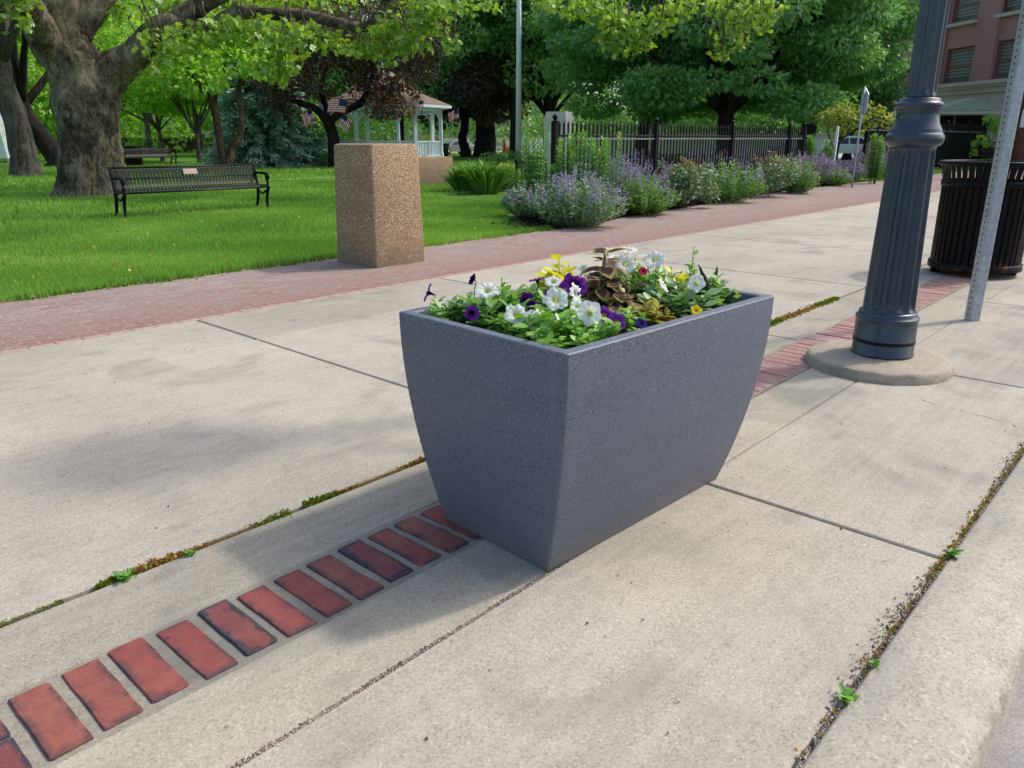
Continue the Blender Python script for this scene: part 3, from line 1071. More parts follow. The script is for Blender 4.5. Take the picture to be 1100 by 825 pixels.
def weed(px, py, s, n, label):
    p = at_z(px, py, 0)
    g = Geo()
    a = rng.uniform(0, 2 * PI, n)
    yd = np.stack([np.cos(a), np.sin(a), rng.uniform(.3, 1.1, n)], 1)
    nr = np.stack([-np.cos(a) * .6, -np.sin(a) * .6, np.ones(n)], 1)
    base = np.stack([rng.normal(0, s * .25, n), rng.normal(0, s * .12, n), rng.uniform(-.006, .012, n)], 1)
    g.scatter(*OVAL, base, yd, nr, s * rng.uniform(.5, 1.1, n), rng.random(n))
    o = g.build('weed', 'weed_leaf')
    o.location = p
    tag(o, label, 'weed', 'weeds sprouting from the joints')


weed(135, 622, .026, 22, 'bright green weed in the mossy joint, by the dry moss at left')
weed(205, 597, .018, 16, 'smaller green sprig in the mossy joint, further along towards the planter')
weed(908, 752, .022, 16, 'low green weed in the kerb joint nearest the picture bottom')
weed(938, 716, .014, 12, 'tiny green sprout in the middle of the bare kerb joint')
weed(1024, 598, .022, 24, 'leafy weed where the cross joint meets the kerb')

g = Geo()
for pts in (((3.26, .78), (3.235, .66), (3.205, .52), (3.15, .36)),):
    q = smooth_path([(a, b, .0018) for a, b in pts], 8)
    q[:, :2] += rng.normal(0, .005, (len(q), 2))
    w = np.abs(rng.normal(.0016, .0009, len(q))) + .0006
    V = [(x, y - w_, z) for (x, y, z), w_ in zip(q, w)] + [(x, y + w_, z) for (x, y, z), w_ in zip(q, w)]
    m = len(q)
    g.add(V, [(i, i + 1, m + i + 1, m + i) for i in range(m - 1)])
tag(g.build('pavement_crack', 'dirt'), kind='structure')

# fallen bits on the pavement
g = Geo()
N = 260
u_ = rng.uniform(.5, 5, N)
v_ = rng.uniform(.4, 4.2, N)
g.scatter(*DIAMOND, np.stack([u_, v_, np.full(N, .003)], 1), rng.normal(size=(N, 3)) * [1, 1, .1], np.tile([0, 0, 1.], (N, 1)) + rng.normal(0, .3, (N, 3)), rng.uniform(.003, .010, N), rng.random(N))
tag(g.build('litter', 'dirt'), label='specks of dry leaf litter scattered over the pavement', kind='stuff')

# ------------------------------------------------------------------ planter
PL_C, PL_R, PL_H = Vector((1.655, 1.207, 0)), R(-3.0), .5765


def rrect(hx, hy, r, z, n=5):
    pts = []
    for sx_, sy_, a0 in ((1, -1, -90), (1, 1, 0), (-1, 1, 90), (-1, -1, 180)):
        for k in range(n):
            a = R(a0 + 90 * k / (n - 1))
            pts.append((sx_ * (hx - r) + r * math.cos(a), sy_ * (hy - r) + r * math.sin(a), z))
    return pts


pl = thing('planter', 'large dark grey flared rectangular planter full of petunias on the brick band', 'planter', PL_C, PL_R)
g = Geo()
bx, by, fx_, fy_ = .384, .193, .057, .096


def flare(t_):
    return 1 - (1 - t_) ** 1.9


rings = []
for t_ in np.linspace(0, 1, 15):
    e = flare(t_)
    rings.append(rrect(bx + fx_ * e, by + fy_ * e, .007, .003 + (PL_H - .006) * t_))
rings.append(rrect(bx + fx_ - .003, by + fy_ - .003, .006, PL_H))
rings.append(rrect(bx + fx_ - .028, by + fy_ - .028, .006, PL_H))
rings.append(rrect(bx + fx_ - .031, by + fy_ - .031, .006, PL_H - .004))
rings.append(rrect(bx + fx_ - .040, by + fy_ - .040, .006, PL_H - .11))
g.loft(rings, smooth=True, cap1=False)
o = g.build('shell', 'planter_resin', pl)
for p in o.data.polygons:
    p.use_smooth = True
o.data.set_sharp_from_angle(angle=R(28))
g = Geo()
nx, ny = 44, 24
hx, hy = bx + fx_ - .036, by + fy_ - .036
V = []
for i in range(nx + 1):
    for j in range(ny + 1):
        V.append((-hx + 2 * hx * i / nx, -hy + 2 * hy * j / ny, PL_H - .052 + rng.normal(0, .004) + .008 * math.sin(i * .5) * math.cos(j * .45)))
g.add(V, [(i * (ny + 1) + j, (i + 1) * (ny + 1) + j, (i + 1) * (ny + 1) + j + 1, i * (ny + 1) + j + 1) for i in range(nx) for j in range(ny)], smooth=False)
N = 2400
p = np.stack([rng.uniform(-hx, hx, N), rng.uniform(-hy, hy, N), PL_H - .05 + rng.random(N) * .006], 1)
g.scatter(*DIAMOND, p, rng.normal(size=(N, 3)) * [1, 1, .3], np.tile([0, 0, 1.], (N, 1)) + rng.normal(0, .6, (N, 3)), rng.uniform(.008, .022, N), 0)
g.build('soil', 'potting_soil', pl)

ZS = PL_H - .05


def foliage_geo(c, n_stems, spread, height, leaf, tmpl=OVAL, lean=(0, 0), tint=(0, 1), leaves=9, mats=0, base=None):
    g = Geo()
    cr, sr = math.cos(PL_R), math.sin(PL_R)

    def outside(q, m):
        if base is None or q[2] + ZS > PL_H + .012:
            return False
        X, Y = base.x + q[0] - PL_C.x, base.y + q[1] - PL_C.y
        return abs(X * cr + Y * sr) > hx - m or abs(-X * sr + Y * cr) > hy - m
    P, Y, Nn, S, T = [], [], [], [], []
    for k in range(n_stems):
        for attempt in range(14):
            a = rng.uniform(0, 2 * PI)
            rr = spread * math.sqrt(rng.random()) * (1 - .05 * attempt)
            top = np.array([c[0] + rr * math.cos(a) + lean[0], c[1] + rr * math.sin(a) + lean[1], c[2] + height * rng.uniform(.55, 1.1) * (1 - .35 * (rr / max(spread, 1e-6)) ** 2)])
            b = np.array([c[0] + .3 * rr * math.cos(a), c[1] + .3 * rr * math.sin(a), c[2]])
            path = bend(b, top, (0.2 * rr * math.cos(a), .2 * rr * math.sin(a), 0), 6)
            if not any(outside(q, .004) for q in path):
                break
        g.tube(path, np.linspace(.0028, .0015, 6) * (leaf / .04), 5, tint=.75)
        for q in range(leaves):
            t_ = .25 + .75 * (q + rng.random()) / leaves
            pos = b * (1 - t_) + top * t_ + np.array([0.8 * t_ * (1 - t_) * rr * math.cos(a), .8 * t_ * (1 - t_) * rr * math.sin(a), 0])
            az = q * 2.4 + a + rng.normal(0, .4)
            el = rng.uniform(-.15, .75) + .5 * (t_ - .6)
            d = np.array([math.cos(az) * math.cos(el), math.sin(az) * math.cos(el), math.sin(el)])
            if outside(pos + d * leaf * .5, .0) or outside(pos + d * leaf * 1.05, -.002):
                continue
            P.append(pos)
            Y.append(d)
            Nn.append(np.array([-math.cos(az) * math.sin(el), -math.sin(az) * math.sin(el), math.cos(el)]) + rng.normal(0, .25, 3))
            S.append(leaf * rng.uniform(.6, 1.15) * (1.1 - .35 * t_))
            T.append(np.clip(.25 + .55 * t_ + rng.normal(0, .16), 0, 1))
    if not P:
        P, Y, Nn, S, T = [np.array([0, 0, .03])], [np.array([0, 0, 1.])], [np.array([1., 0, 0])], [leaf], [.5]
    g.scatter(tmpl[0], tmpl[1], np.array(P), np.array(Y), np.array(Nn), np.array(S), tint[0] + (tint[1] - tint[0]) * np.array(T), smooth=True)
    return g


def bloom(parent, pos, face, R_, mat, lobes=5, ruffle=.12, depth=.9, name='flower', flat=.25):
    """a trumpet: throat, flared disc with lobes and a ruffled edge"""
    face = np.array(face, float)
    face /= np.linalg.norm(face)
    ux = np.cross([0.13, .2, .97], face)
    ux /= np.linalg.norm(ux)
    uy = np.cross(face, ux)
    n = 30
    a = np.arange(n) * 2 * PI / n
    ph = rng.uniform(0, 6)
    V, rad = [], []
    for r, z, rv in ((.05, -depth, 0), (.10, -depth * .6, .05), (.20, -.22, .2), (.42, -.02, .45), (.75, flat * .3, .8), (1.0, flat * .25, 1.0)):
        lob = 1 - (.17 * r ** 2) * (1 - np.abs(np.cos(a * lobes / 2 + ph))) * 1.3
        zz = z + r ** 2 * ruffle * np.sin(a * lobes * 2 + ph * 2) + r ** 3 * rng.normal(0, .06, n) - flat * r ** 2 * .5
        rr = r * lob * R_
        V.append(np.array(pos) + (rr * np.cos(a))[:, None] * ux + (rr * np.sin(a))[:, None] * uy + (zz * R_)[:, None] * face)
        rad += [rv] * n
    g = Geo()
    f = [(i * n + j, i * n + (j + 1) % n, (i + 1) * n + (j + 1) % n, (i + 1) * n + j) for i in range(5) for j in range(n)]
    g.add(np.concatenate(V), f, smooth=True)
    return g.build(name, mat, parent, vattr={'rad': rad})


TOCAM = np.array([-.72, -.62, .35])


def plant(name, label, cat, base, leafmat, stems, spread, height, leaf, flowers=(), tmpl=OVAL, group='flowers growing in the planter', tint=(0, 1), leaves=9):
    """base / flowers given as (pixel x, pixel y, height)"""
    b = at_z(base[0], base[1], base[2])
    root = thing(name, label, cat, (b.x, b.y, ZS), 0, group)
    if stems:
        foliage_geo((0, 0, 0), int(stems * 1.3), spread * 1.15, height * 1.2, leaf * 1.05, tmpl, tint=tint, leaves=leaves, base=b).build('foliage', leafmat, root)
    for fl_ in flowers:
        px, py, z, r, mat, fc = fl_[:6]
        kw = fl_[6] if len(fl_) > 6 else {}
        p = at_z(px, py, z)
        q = np.array([p.x - b.x, p.y - b.y, z - ZS])
        face = np.array(fc, float)
        fn = face / np.linalg.norm(face)
        b0 = np.array([q[0] * .35, q[1] * .35, max(0.0, min(.03, q[2] * .3))])
        f_ = bloom(root, q, face, r, mat, **kw)
        st = Geo()
        st.tube(bend(b0, q - fn * r * .85, (0, 0, .012), 7), .0017, 5)
        st.build('stem', leafmat, f_)
    return root


UP = (-.35, -.3, .9)
CAM = (-.5, -.55, .7)
LFT = (-.9, .35, .25)
RGT = (.4, -.8, .4)
# z is the height of each flower; leaves sit about 4 cm over the soil
plant('petunia', 'small purple petunia leaning out over the planter corner nearest the bench', 'petunia', (472, 332, .585), 'petunia_leaf', 7, .04, .06, .036,
      [(459, 314, .615, .026, 'purple_petal', (-.55, .6, .3))], leaves=8)
plant('petunia', 'dark purple petunia with two small blooms along the short end of the planter', 'petunia', (508, 334, .56), 'sage_leaf', 14, .07, .065, .042,
      [(507, 300, .64, .017, 'dark_petal', (-.2, .9, .3)), (507, 336, .59, .021, 'purple_petal', (-.85, -.5, -.05))], leaves=8)
plant('petunia', 'white petunia with one open bloom near the left corner of the planter', 'petunia', (532, 338, .56), 'petunia_leaf', 20, .09, .085, .050,
      [(523, 311, .628, .032, 'white_petal', (-.35, -.35, .85), dict(ruffle=.2))], leaves=9)
plant('petunia', 'white petunia with paired blooms behind the bare soil patch', 'petunia', (562, 348, .565), 'petunia_leaf', 16, .07, .06, .044,
      [(554, 337, .605, .029, 'white_petal', CAM), (575, 339, .60, .026, 'white_petal', UP)], leaves=9)
plant('petunia', 'dark purple petunia with half closed blooms left of the yellow leaves', 'petunia', (575, 322, .57), 'petunia_leaf', 10, .06, .07, .040,
      [(577, 300, .635, .022, 'purple_petal', (.1, .3, .95)), (566, 322, .60, .022, 'purple_petal', (-.6, -.7, .1)), (572, 328, .595, .018, 'dark_petal', CAM), (590, 315, .62, .016, 'purple_petal', UP)], leaves=9)
plant('petunia', 'bushy bright green petunia filling the front corner of the planter', 'petunia', (612, 362, .565), 'petunia_fresh', 34, .105, .085, .046,
      [(633, 336, .625, .030, 'white_petal', (-.8, -.3, .2)), (620, 329, .625, .018, 'white_petal', CAM)], leaves=10)
plant('petunia', 'petunia with a large ruffled white bloom in the middle of the planter', 'petunia', (600, 336, .57), 'petunia_fresh', 14, .06, .08, .042,
      [(597, 321, .64, .032, 'white_petal', (-.6, -.5, .6), dict(ruffle=.2)), (619, 315, .645, .027, 'white_petal', (.2, -.9, .3)), (594, 302, .64, .024, 'white_petal', UP)], leaves=9)
plant('petunia', 'petunia with the biggest purple bloom, left of the coleus', 'petunia', (616, 322, .57), 'petunia_leaf', 9, .045, .08, .042,
      [(617, 306, .66, .036, 'purple_petal', (-.35, -.55, .6), dict(ruffle=.18)), (626, 287, .66, .020, 'white_petal', UP)], leaves=9)
plant('lime_coleus', 'bright yellow leafed coleus behind the white blooms', 'coleus', (603, 313, .575), 'lime_leaf', 10, .04, .115, .064, leaves=7)
r = plant('coleus', 'tall dark coleus with maroon and olive leaves in the planter centre', 'coleus', (648, 324, .57), 'coleus_leaf', 0, .045, .165, .085)
BROAD = ([(0, 0, 0), (.26, .14, .03), (.38, .40, .04), (.28, .72, .0), (0, 1, -.12), (-.28, .72, .0), (-.38, .40, .04), (-.26, .14, .03), (0, .5, -.03)],
         [(0, 1, 2, 8), (8, 2, 3, 4), (8, 4, 5, 6), (0, 8, 6, 7)])
ga = Geo()
for sx_, sy_, hh, ll in ((0, 0, .175, .076), (.03, .025, .15, .066), (.05, .0, .12, .066), (-.045, -.015, .115, .068), (.0, -.05, .10, .064), (.06, -.045, .08, .056), (-.03, -.055, .07, .056)):
    ga.tube(bend((sx_ * .5, sy_ * .5, -.01), (sx_, sy_, hh), (0, 0, 0), 5), .004, 6)
    for lev in range(5):
        t_ = .25 + .75 * lev / 4
        c = np.array([sx_ * (.5 + .5 * t_), sy_ * (.5 + .5 * t_), hh * t_])
        m = 4 if lev < 4 else 3
        az = np.arange(m) * 2 * PI / m + lev * .8 + rng.normal(0, .15, m)
        el = rng.normal(-.32, .15, m) + (.5 if lev == 4 else 0)
        yd = np.stack([np.cos(az) * np.cos(el), np.sin(az) * np.cos(el), np.sin(el)], 1)
        nr = np.stack([-np.cos(az) * np.sin(el), -np.sin(az) * np.sin(el), np.cos(el)], 1) + rng.normal(0, .12, (m, 3))
        sz_ = ll * rng.uniform(.85, 1.15, m) * (1.1 - .35 * t_)
        base = c + yd * .008
        ga.scatter(*BROAD, base, yd, nr, sz_, rng.uniform(.55, 1, m), smooth=True)
        nn = unit(np.cross(np.cross(yd, nr), yd))
        nn = nn * np.sign(nn[:, 2:3] + 1e-6)
        ga.scatter(*BROAD, base + yd * sz_[:, None] * .09 + nn * .0016, yd, nr, sz_ * .66, rng.uniform(0, .9, m), mat=1, smooth=True)
ga.build('foliage', ['coleus_leaf', 'coleus_red'], r)
plant('petunia', 'tall white petunia cluster behind the coleus at the back of the planter', 'petunia', (676, 306, .58), 'petunia_leaf', 15, .075, .11, .044,
      [(653, 267, .685, .023, 'white_petal', (.2, .1, .95)), (675, 268, .685, .029, 'white_petal', (-.1, -.1, .97)), (672, 283, .67, .031, 'white_petal', (-.6, -.5, .5)), (691, 291, .66, .014, 'rose_petal', CAM), (661, 276, .675, .022, 'white_petal', (-.2, -.2, .95))], leaves=10)
plant('petunia', 'white petunia with a high bloom near the back rim by the yellow leaves', 'petunia', (705, 310, .575), 'petunia_leaf', 13, .06, .095, .044,
      [(703, 278, .68, .034, 'white_petal', (-.5, -.1, .7), dict(ruffle=.2)), (713, 306, .63, .022, 'white_petal', (.3, -.7, .5)), (694, 274, .68, .024, 'white_petal', (.1, .2, .95))], leaves=9)
plant('lime_coleus', 'smaller yellow leafed coleus at the back rim beside the tall white bloom', 'coleus', (724, 307, .585), 'lime_leaf', 7, .035, .095, .046, leaves=7)
plant('pansy', 'purple pansy with a yellow eye at the front rim', 'pansy', (668, 342, .56), 'petunia_leaf', 8, .05, .05, .036,
      [(649, 338, .60, .025, 'violet_petal', CAM, dict(depth=.2)), (663, 346, .595, .024, 'violet_petal', (-.5, -.8, .3), dict(depth=.2))], leaves=8)
plant('petunia', 'broad leafed green petunia near the far front rim with one white bloom', 'petunia', (728, 322, .565), 'sage_leaf', 24, .085, .065, .055,
      [(748, 304, .62, .026, 'white_petal', (-.8, -.2, .4))], leaves=9)
r = plant('ornamental_pepper', 'green plant with black upright spikes at the far end of the planter', 'plant', (770, 316, .565), 'petunia_leaf', 16, .07, .07, .046, leaves=8)
g = Geo()
for dx, dy, h_, lx, ly in ((-.05, .0, .11, -.02, .01), (-.02, .01, .12, .03, -.0), (.0, .03, .125, -.03, .02)):
    g.tube(bend((dx, dy, .04), (dx + lx, dy + ly, h_), (.004, 0, 0), 7), [.002, .005, .0055, .006, .0055, .004, .001], 7)
g.build('flower_spike', 'black_spike', r)
plant('pansy', 'single small yellow pansy at the front rim', 'pansy', (748, 336, .565), 'petunia_leaf', 3, .02, .03, .026, [(748, 333, .585, .016, 'yellow_petal', CAM, dict(depth=.2))], leaves=6)
plant('withered_plant', 'yellowing withered bedding plant on the bare soil at the front rim', 'plant', (696, 336, .56), 'wither_leaf', 10, .055, .05, .036, leaves=8)
plant('pansy', 'tiny dark blue pansy beside the withered plant', 'pansy', (688, 350, .56), 'petunia_leaf', 3, .02, .03, .024, [(689, 347, .58, .015, 'blue_petal', CAM, dict(depth=.2))], leaves=6)
plant('snapdragon', 'upright green stem with a pale bud standing above the far back rim', 'plant', (742, 306, .58), 'petunia_fresh', 3, .012, .13, .030, leaves=13)
plant('snapdragon', 'upright lime green bud stem behind the left white petunia', 'plant', (537, 322, .57), 'petunia_fresh', 2, .008, .10, .032, leaves=8)

# ------------------------------------------------------------------ street lamp
LP = Vector((3.70, 1.055, 0))
g = Geo()
fr = .305
prof = [(fr + .004, -.05), (fr + .006, .003), (fr + .006, .014), (fr + .003, .028), (fr + .002, .040), (fr - .004, .049), (fr - .014, .053), (fr - .05, .055), (fr * .6, .056), (.12, .057), (.02, .057)]
v = []
n = 72
for r_, z in prof:
    for j in range(n):
        a = j * 2 * PI / n
        rj = r_ * (1 + (rng.normal(0, .009) if r_ > .27 else 0))
        v.append((rj * math.cos(a), rj * math.sin(a), z + rng.normal(0, .0012)))
f = [(i * n + j, i * n + (j + 1) % n, (i + 1) * n + (j + 1) % n, (i + 1) * n + j) for i in range(len(prof) - 1) for j in range(n)]
f.append(tuple((len(prof) - 1) * n + j for j in range(n)))
g.add(v, f, smooth=True)
o = g.build('lamp_footing', 'concrete_footing')
o.location = (LP.x - .045, LP.y + .0, -.007)
tag(o, 'round worn concrete footing under the fluted lamp post', 'footing')
lamp = thing('street_lamp', 'dark slate fluted street lamp post with a moulded collar', 'street lamp', (LP.x, LP.y, .055))
g = Geo()
z0 = .055
g.lathe([(.134, 0), (.134, .004), (.131, .008), (.131, .150), (.129, .156), (.133, .160), (.134, .168), (.130, .174), (.123, .177), (.123, .188), (.119, .197)], 64)
g.build('base', 'slate_paint', lamp)
g = Geo()
g.lathe([(.1318, .055), (.1328, .056), (.1328, .070), (.1318, .071)], 64, closed_ends=False)
g.build('band', 'black_paint', lamp)
g = Geo()
N = 12
zz = [.19, .20, .205, .212, .222, .235] + list(np.linspace(.26, .85, 12)) + [.875, .887, .895, .90, .915]
rr = np.interp(zz, [.19, .915], [.111, .0905])
dep = [0, 0, .02, .09, .14, .16] + [.165] * 12 + [.15, .10, .03, 0, 0]
g.lathe(list(zip(rr, zz)), N * 14, flute=(N, dep))
g.build('lower_shaft', 'slate_paint', lamp)
g = Geo()
pr = [(.088, .905), (.094, .908), (.105, .915), (.113, .926), (.1165, .940), (.115, .953), (.108, .963), (.104, .967), (.1045, .972), (.100, .982), (.091, .998), (.0845, 1.018), (.082, 1.036), (.083, 1.05), (.087, 1.060), (.0875, 1.066), (.092, 1.069), (.0925, 1.082), (.088, 1.086), (.079, 1.089), (.079, 1.100), (.070, 1.104), (.058, 1.106)]
g.lathe(pr, 64)
g.build('collar', 'slate_paint', lamp)
g = Geo()
zz = [1.10, 1.115, 1.122, 1.135, 1.15] + list(np.linspace(1.2, 2.95, 20)) + [2.97, 2.98, 3.0]
rr = np.interp(zz, [1.1, 3.0], [.058, .050])
dep = [0, 0, .08, .13, .15] + [.15] * 20 + [.05, 0, 0]
g.lathe(list(zip(rr, zz)), 12 * 10, flute=(12, dep))
g.build('upper_shaft', 'slate_paint', lamp)

g = Geo()
g.lathe([(.05, 2.94), (.075, 2.97), (.06, 3.02), (.10, 3.06), (.13, 3.09), (.13, 3.12), (.09, 3.14)], 32)
g.build('lantern_neck', 'slate_paint', lamp)
g = Geo()
g.lathe([(.12, 3.62), (.29, 3.64), (.26, 3.70), (.15, 3.84), (.06, 3.92), (.03, 4.0), (.005, 4.08)], 32)
g.build('lantern_cap', 'slate_paint', lamp)
g = Geo()
g.lathe([(.09, 3.13), (.19, 3.20), (.26, 3.36), (.27, 3.50), (.21, 3.60), (.12, 3.625)], 32)
g.build('globe', 'white_paint', lamp)

# ------------------------------------------------------------------ perforated sign post
sp = thing('sign_post', 'galvanised perforated square sign post beside the trash can', 'sign post', (4.985, .965, 0), R(-42))
g = Geo()
s = .030
zs = list(np.arange(.035, 2.6, .0325))
hw = s
v, f = [], []
for face in range(4):
    holes = face in (1, 3)
    A = np.array([[math.cos(face * PI / 2), -math.sin(face * PI / 2)], [math.sin(face * PI / 2), math.cos(face * PI / 2)]])
    def P3(x, z):
        q = A @ np.array([x, -hw])
        return (q[0], q[1], z)
    if True:
        b = .006
        if not holes:
            g.add([P3(-hw + b, 0), P3(hw - b, 0), P3(hw - b, 2.6), P3(-hw + b, 2.6)], [(0, 1, 2, 3)])
        else:
            zp = 0.0
            for zc in zs:
                z0_, z1_ = zc - .01625, zc + .01625
                if zc == zs[0]:
                    z0_ = 0
                hr = .0058
                oct_ = [P3(hr * math.cos(R(22.5 + 45 * k)), zc + hr * math.sin(R(22.5 + 45 * k))) for k in range(8)]
                cor = [P3(hw - b, z1_), P3(-hw + b, z1_), P3(-hw + b, z0_), P3(hw - b, z0_)]
                g.add(oct_ + cor, [(0, 1, 8), (1, 2, 9, 8), (2, 3, 9), (3, 4, 10, 9), (4, 5, 10), (5, 6, 11, 10), (6, 7, 11), (7, 0, 8, 11)])
        # rounded corner
        q0 = A @ np.array([hw - b, -hw])
        q1 = A @ np.array([hw - b * .3, -hw + b * .3])
        q2 = A @ np.array([hw, -hw + b])
        g.add([(q0[0], q0[1], 0), (q1[0], q1[1], 0), (q2[0], q2[1], 0), (q0[0], q0[1], 2.6), (q1[0], q1[1], 2.6), (q2[0], q2[1], 2.6)], [(0, 1, 4, 3), (1, 2, 5, 4)], smooth=True)
g.build('tube', 'galvanised', sp)

# ------------------------------------------------------------------ trash can
tc = thing('trash_can', 'black slatted steel trash can with flared rim and rusty base ring', 'trash can', (6.79, 1.37, 0))
g = Geo()
r0 = .305
for k in range(40):
    a = k * 2 * PI / 40
    w = .0155
    V = []
    for r_, z in ((r0 - .004, .06), (r0, .10), (r0 + .002, .62), (r0 + .004, .70), (r0 + .016, .76), (r0 + .034, .815)):
        for dr, dw in ((0, -w), (0, w), (-.006, w), (-.006, -w)):
            V.append(((r_ + dr) * math.cos(a) - dw * math.sin(a), (r_ + dr) * math.sin(a) + dw * math.cos(a), z))
    F = []
    for i in range(5):
        for j in range(4):
            F.append((i * 4 + j, i * 4 + (j + 1) % 4, (i + 1) * 4 + (j + 1) % 4, (i + 1) * 4 + j))
    g.add(V, F)
g.build('slats', 'can_paint', tc)
def ring(prof, name, mat, parent, n=64):
    g = Geo()
    g.lathe(prof + [prof[0]], n, closed_ends=False)
    return g.build(name, mat, parent)
ring([(r0 + .036, .808), (r0 + .048, .812), (r0 + .052, .824), (r0 + .046, .836), (r0 + .028, .838), (r0 + .018, .826), (r0 + .022, .812)], 'rim', 'can_paint', tc)
ring([(r0 + .0035, .655), (r0 + .011, .655), (r0 + .012, .70), (r0 + .0045, .70)], 'band', 'can_paint', tc)
ring([(r0 - .02, .045), (r0 + .012, .045), (r0 + .014, .052), (r0 + .013, .092), (r0 + .004, .098), (r0 - .02, .094)], 'base_ring', 'can_paint', tc)
g = Geo()
g.lathe([(r0 - .035, .06), (r0 - .03, .66), (r0 - .01, .67), (r0 - .03, .672), (r0 - .05, .6), (r0 - .06, .2)], 48)
g.build('liner', 'deep_shade', tc)
for k in range(4):
    a = R(25 + 90 * k)
    g = Geo()
    g.box((math.cos(a) * .26, math.sin(a) * .26, .0225), (.07, .05, .045), a, bevel=.006)
    g.build('foot', 'can_paint', tc)

# ------------------------------------------------------------------ exposed aggregate bin and bench
def agg_block(name, label, cat, c, hx, hy, h, rz, tx, ty, mat='exposed_aggregate'):
    g = Geo()
    rings = []
    for z, k in ((-.03, 0), (h * .5, .5), (h - .02, 1), (h - .006, 1.03), (h, 1.1)):
        e = .02 if k > 1.05 else (.006 if k > 1 else 0)
        rings.append(rrect(hx * (1 - tx * k) - e, hy * (1 - ty * k) - e, .022, z, 4))
    g.loft(rings, smooth=True)
    o = g.build(name, mat)
    o.data.set_sharp_from_angle(angle=R(35))
    o.location = c
    o.rotation_euler = (0, 0, rz)
    return tag(o, label, cat)


agg_block('litter_bin', 'tapered brown exposed aggregate bin standing on the brick walk', 'litter bin', (4.095, 5.245, 0), .268, .265, .955, R(0), .10, .055)
blk = at_z(456, 196, 0)
agg_block('stone_bench', 'low brown aggregate bench block on the lawn behind the bin', 'bench', (12.79 - .78, 13.70 + .35, .0), .92, .35, .58, R(-2), .0, .0)

# ------------------------------------------------------------------ park bench
def make_bench(loc, rz, label):
    """seat faces local -Y"""
    b = thing('park_bench', label, 'park bench', loc, rz, 'black slatted park benches')
    L = 1.03
    prof = smooth_path([(-.235, .335), (-.22, .36), (-.17, .372), (-.02, .352), (.04, .36), (.085, .42), (.115, .52), (.14, .615), (.155, .64)], 4)
    ns = 42
    def slats(sel, name):
        g = Geo()
        for k in range(ns):
            x = -L + .03 + (2 * L - .06) * k / (ns - 1)
            w = .0165
            V = []
            for (y, z) in sel:
                V += [(x - w, y, z), (x + w, y, z), (x + w, y + .009, z - .014), (x - w, y + .009, z - .014)]
            F = []
            for i in range(len(sel) - 1):
                for j in range(4):
                    F.append((i * 4 + j, (i + 1) * 4 + j, (i + 1) * 4 + (j + 1) % 4, i * 4 + (j + 1) % 4))
            g.add(V, F)
        return g.build(name, 'bench_paint', b)
    slats(prof[:18], 'seat')
    slats(prof[18:], 'backrest')
    for (y, z, nm) in ((-.237, .332, 'seat_rail'), (.03, .345, 'seat_rail'), (.155, .645, 'back_rail'), (.112, .50, 'back_rail')):
        g = Geo()
        g.tube([(-L - .01, y, z), (0, y, z), (L + .01, y, z)], .013 if nm != 'back_rail' or z > .6 else .008, 8)
        g.build(nm, 'bench_paint', b)
    for sgn in (-1, 1):
        X = sgn * (L + .012)
        g = Geo()
        def fl(pts, rad, n=5):
            q = smooth_path([(X, y, z) for y, z in pts], n)
            g.tube(q, (smooth_vals(rad, n) if not np.isscalar(rad) else np.full(len(q), rad)) * 1.45, 8)
        fl([(.16, .66), (.13, .56), (.10, .44), (.075, .34), (.09, .2), (.14, .06), (.19, .01), (.22, .0)], [.014, .014, .016, .018, .017, .015, .016, .014])
        fl([(-.24, .0), (-.205, .01), (-.17, .10), (-.19, .22), (-.235, .31), (-.235, .345)], [.014, .016, .015, .016, .017, .016])
        fl([(.075, .335), (-.02, .33), (-.13, .345), (-.235, .335)], .015)
        fl([(.115, .525), (.02, .53), (-.12, .53), (-.215, .525), (-.265, .495), (-.26, .455), (-.225, .455), (-.215, .48)], .013)
        fl([(-.225, .345), (-.235, .40), (-.21, .45), (-.20, .52)], .012)
        fl([(.075, .30), (0, .24), (-.08, .235), (-.16, .28)], .010)
        g.build('side_frame', 'black_paint', b)
    return b


bench1 = make_bench((5.30, 11.02, -.035), R(-1.5), 'black slatted park bench with a small plaque in front of the thick tree')
g = Geo()
M = Matrix.Translation((.03, .108, .575)) @ Matrix.Rotation(R(-17), 4, 'X')
g.box((0, 0, 0), (.20, .008, .075), M=M)
pq = g.build('plaque', 'plaque_edge', bench1)
g = Geo()
M2 = Matrix.Translation((.03, .1035, .5765)) @ Matrix.Rotation(R(-17), 4, 'X')
g.box((0, 0, 0), (.186, .006, .063), M=M2)
g.build('plaque_face', 'plaque', pq)
g = Geo()
for row in range(3):
    for wds in range(4):
        w = .022 + .012 * rng.random()
        M3 = M2 @ Matrix.Translation((-.06 + wds * .04, -.004, .018 - row * .018))
        g.box((0, 0, 0), (w, .0016, .004), M=M3)
g.build('lettering', 'plaque_edge', pq)
p = ground_at(156, 33)
b2 = dup(bench1, (p.x, p.y, -.03), R(10), 'distant black park bench seen past the right side of the thick trunk')
for ch in list(b2.children):
    if ch.name.startswith('plaque'):
        for c2 in list(ch.children):
            bpy.data.objects.remove(c2)
        bpy.data.objects.remove(ch)
p = ground_at(1076, 36)
b3 = dup(b2, (p.x, p.y, -.03), R(-35), 'far black park bench seen above the rim of the trash can')
p = ground_at(141, 33.6)
g = Geo()
g.lathe([(.28, 0), (.3, .06), (.3, .62), (.33, .72), (.3, .74)], 24)
o = g.build('trash_can', 'can_paint')
o.location = (p.x, p.y, -.03)
tag(o, 'dark round trash can beside the distant bench behind the trunk', 'trash can')

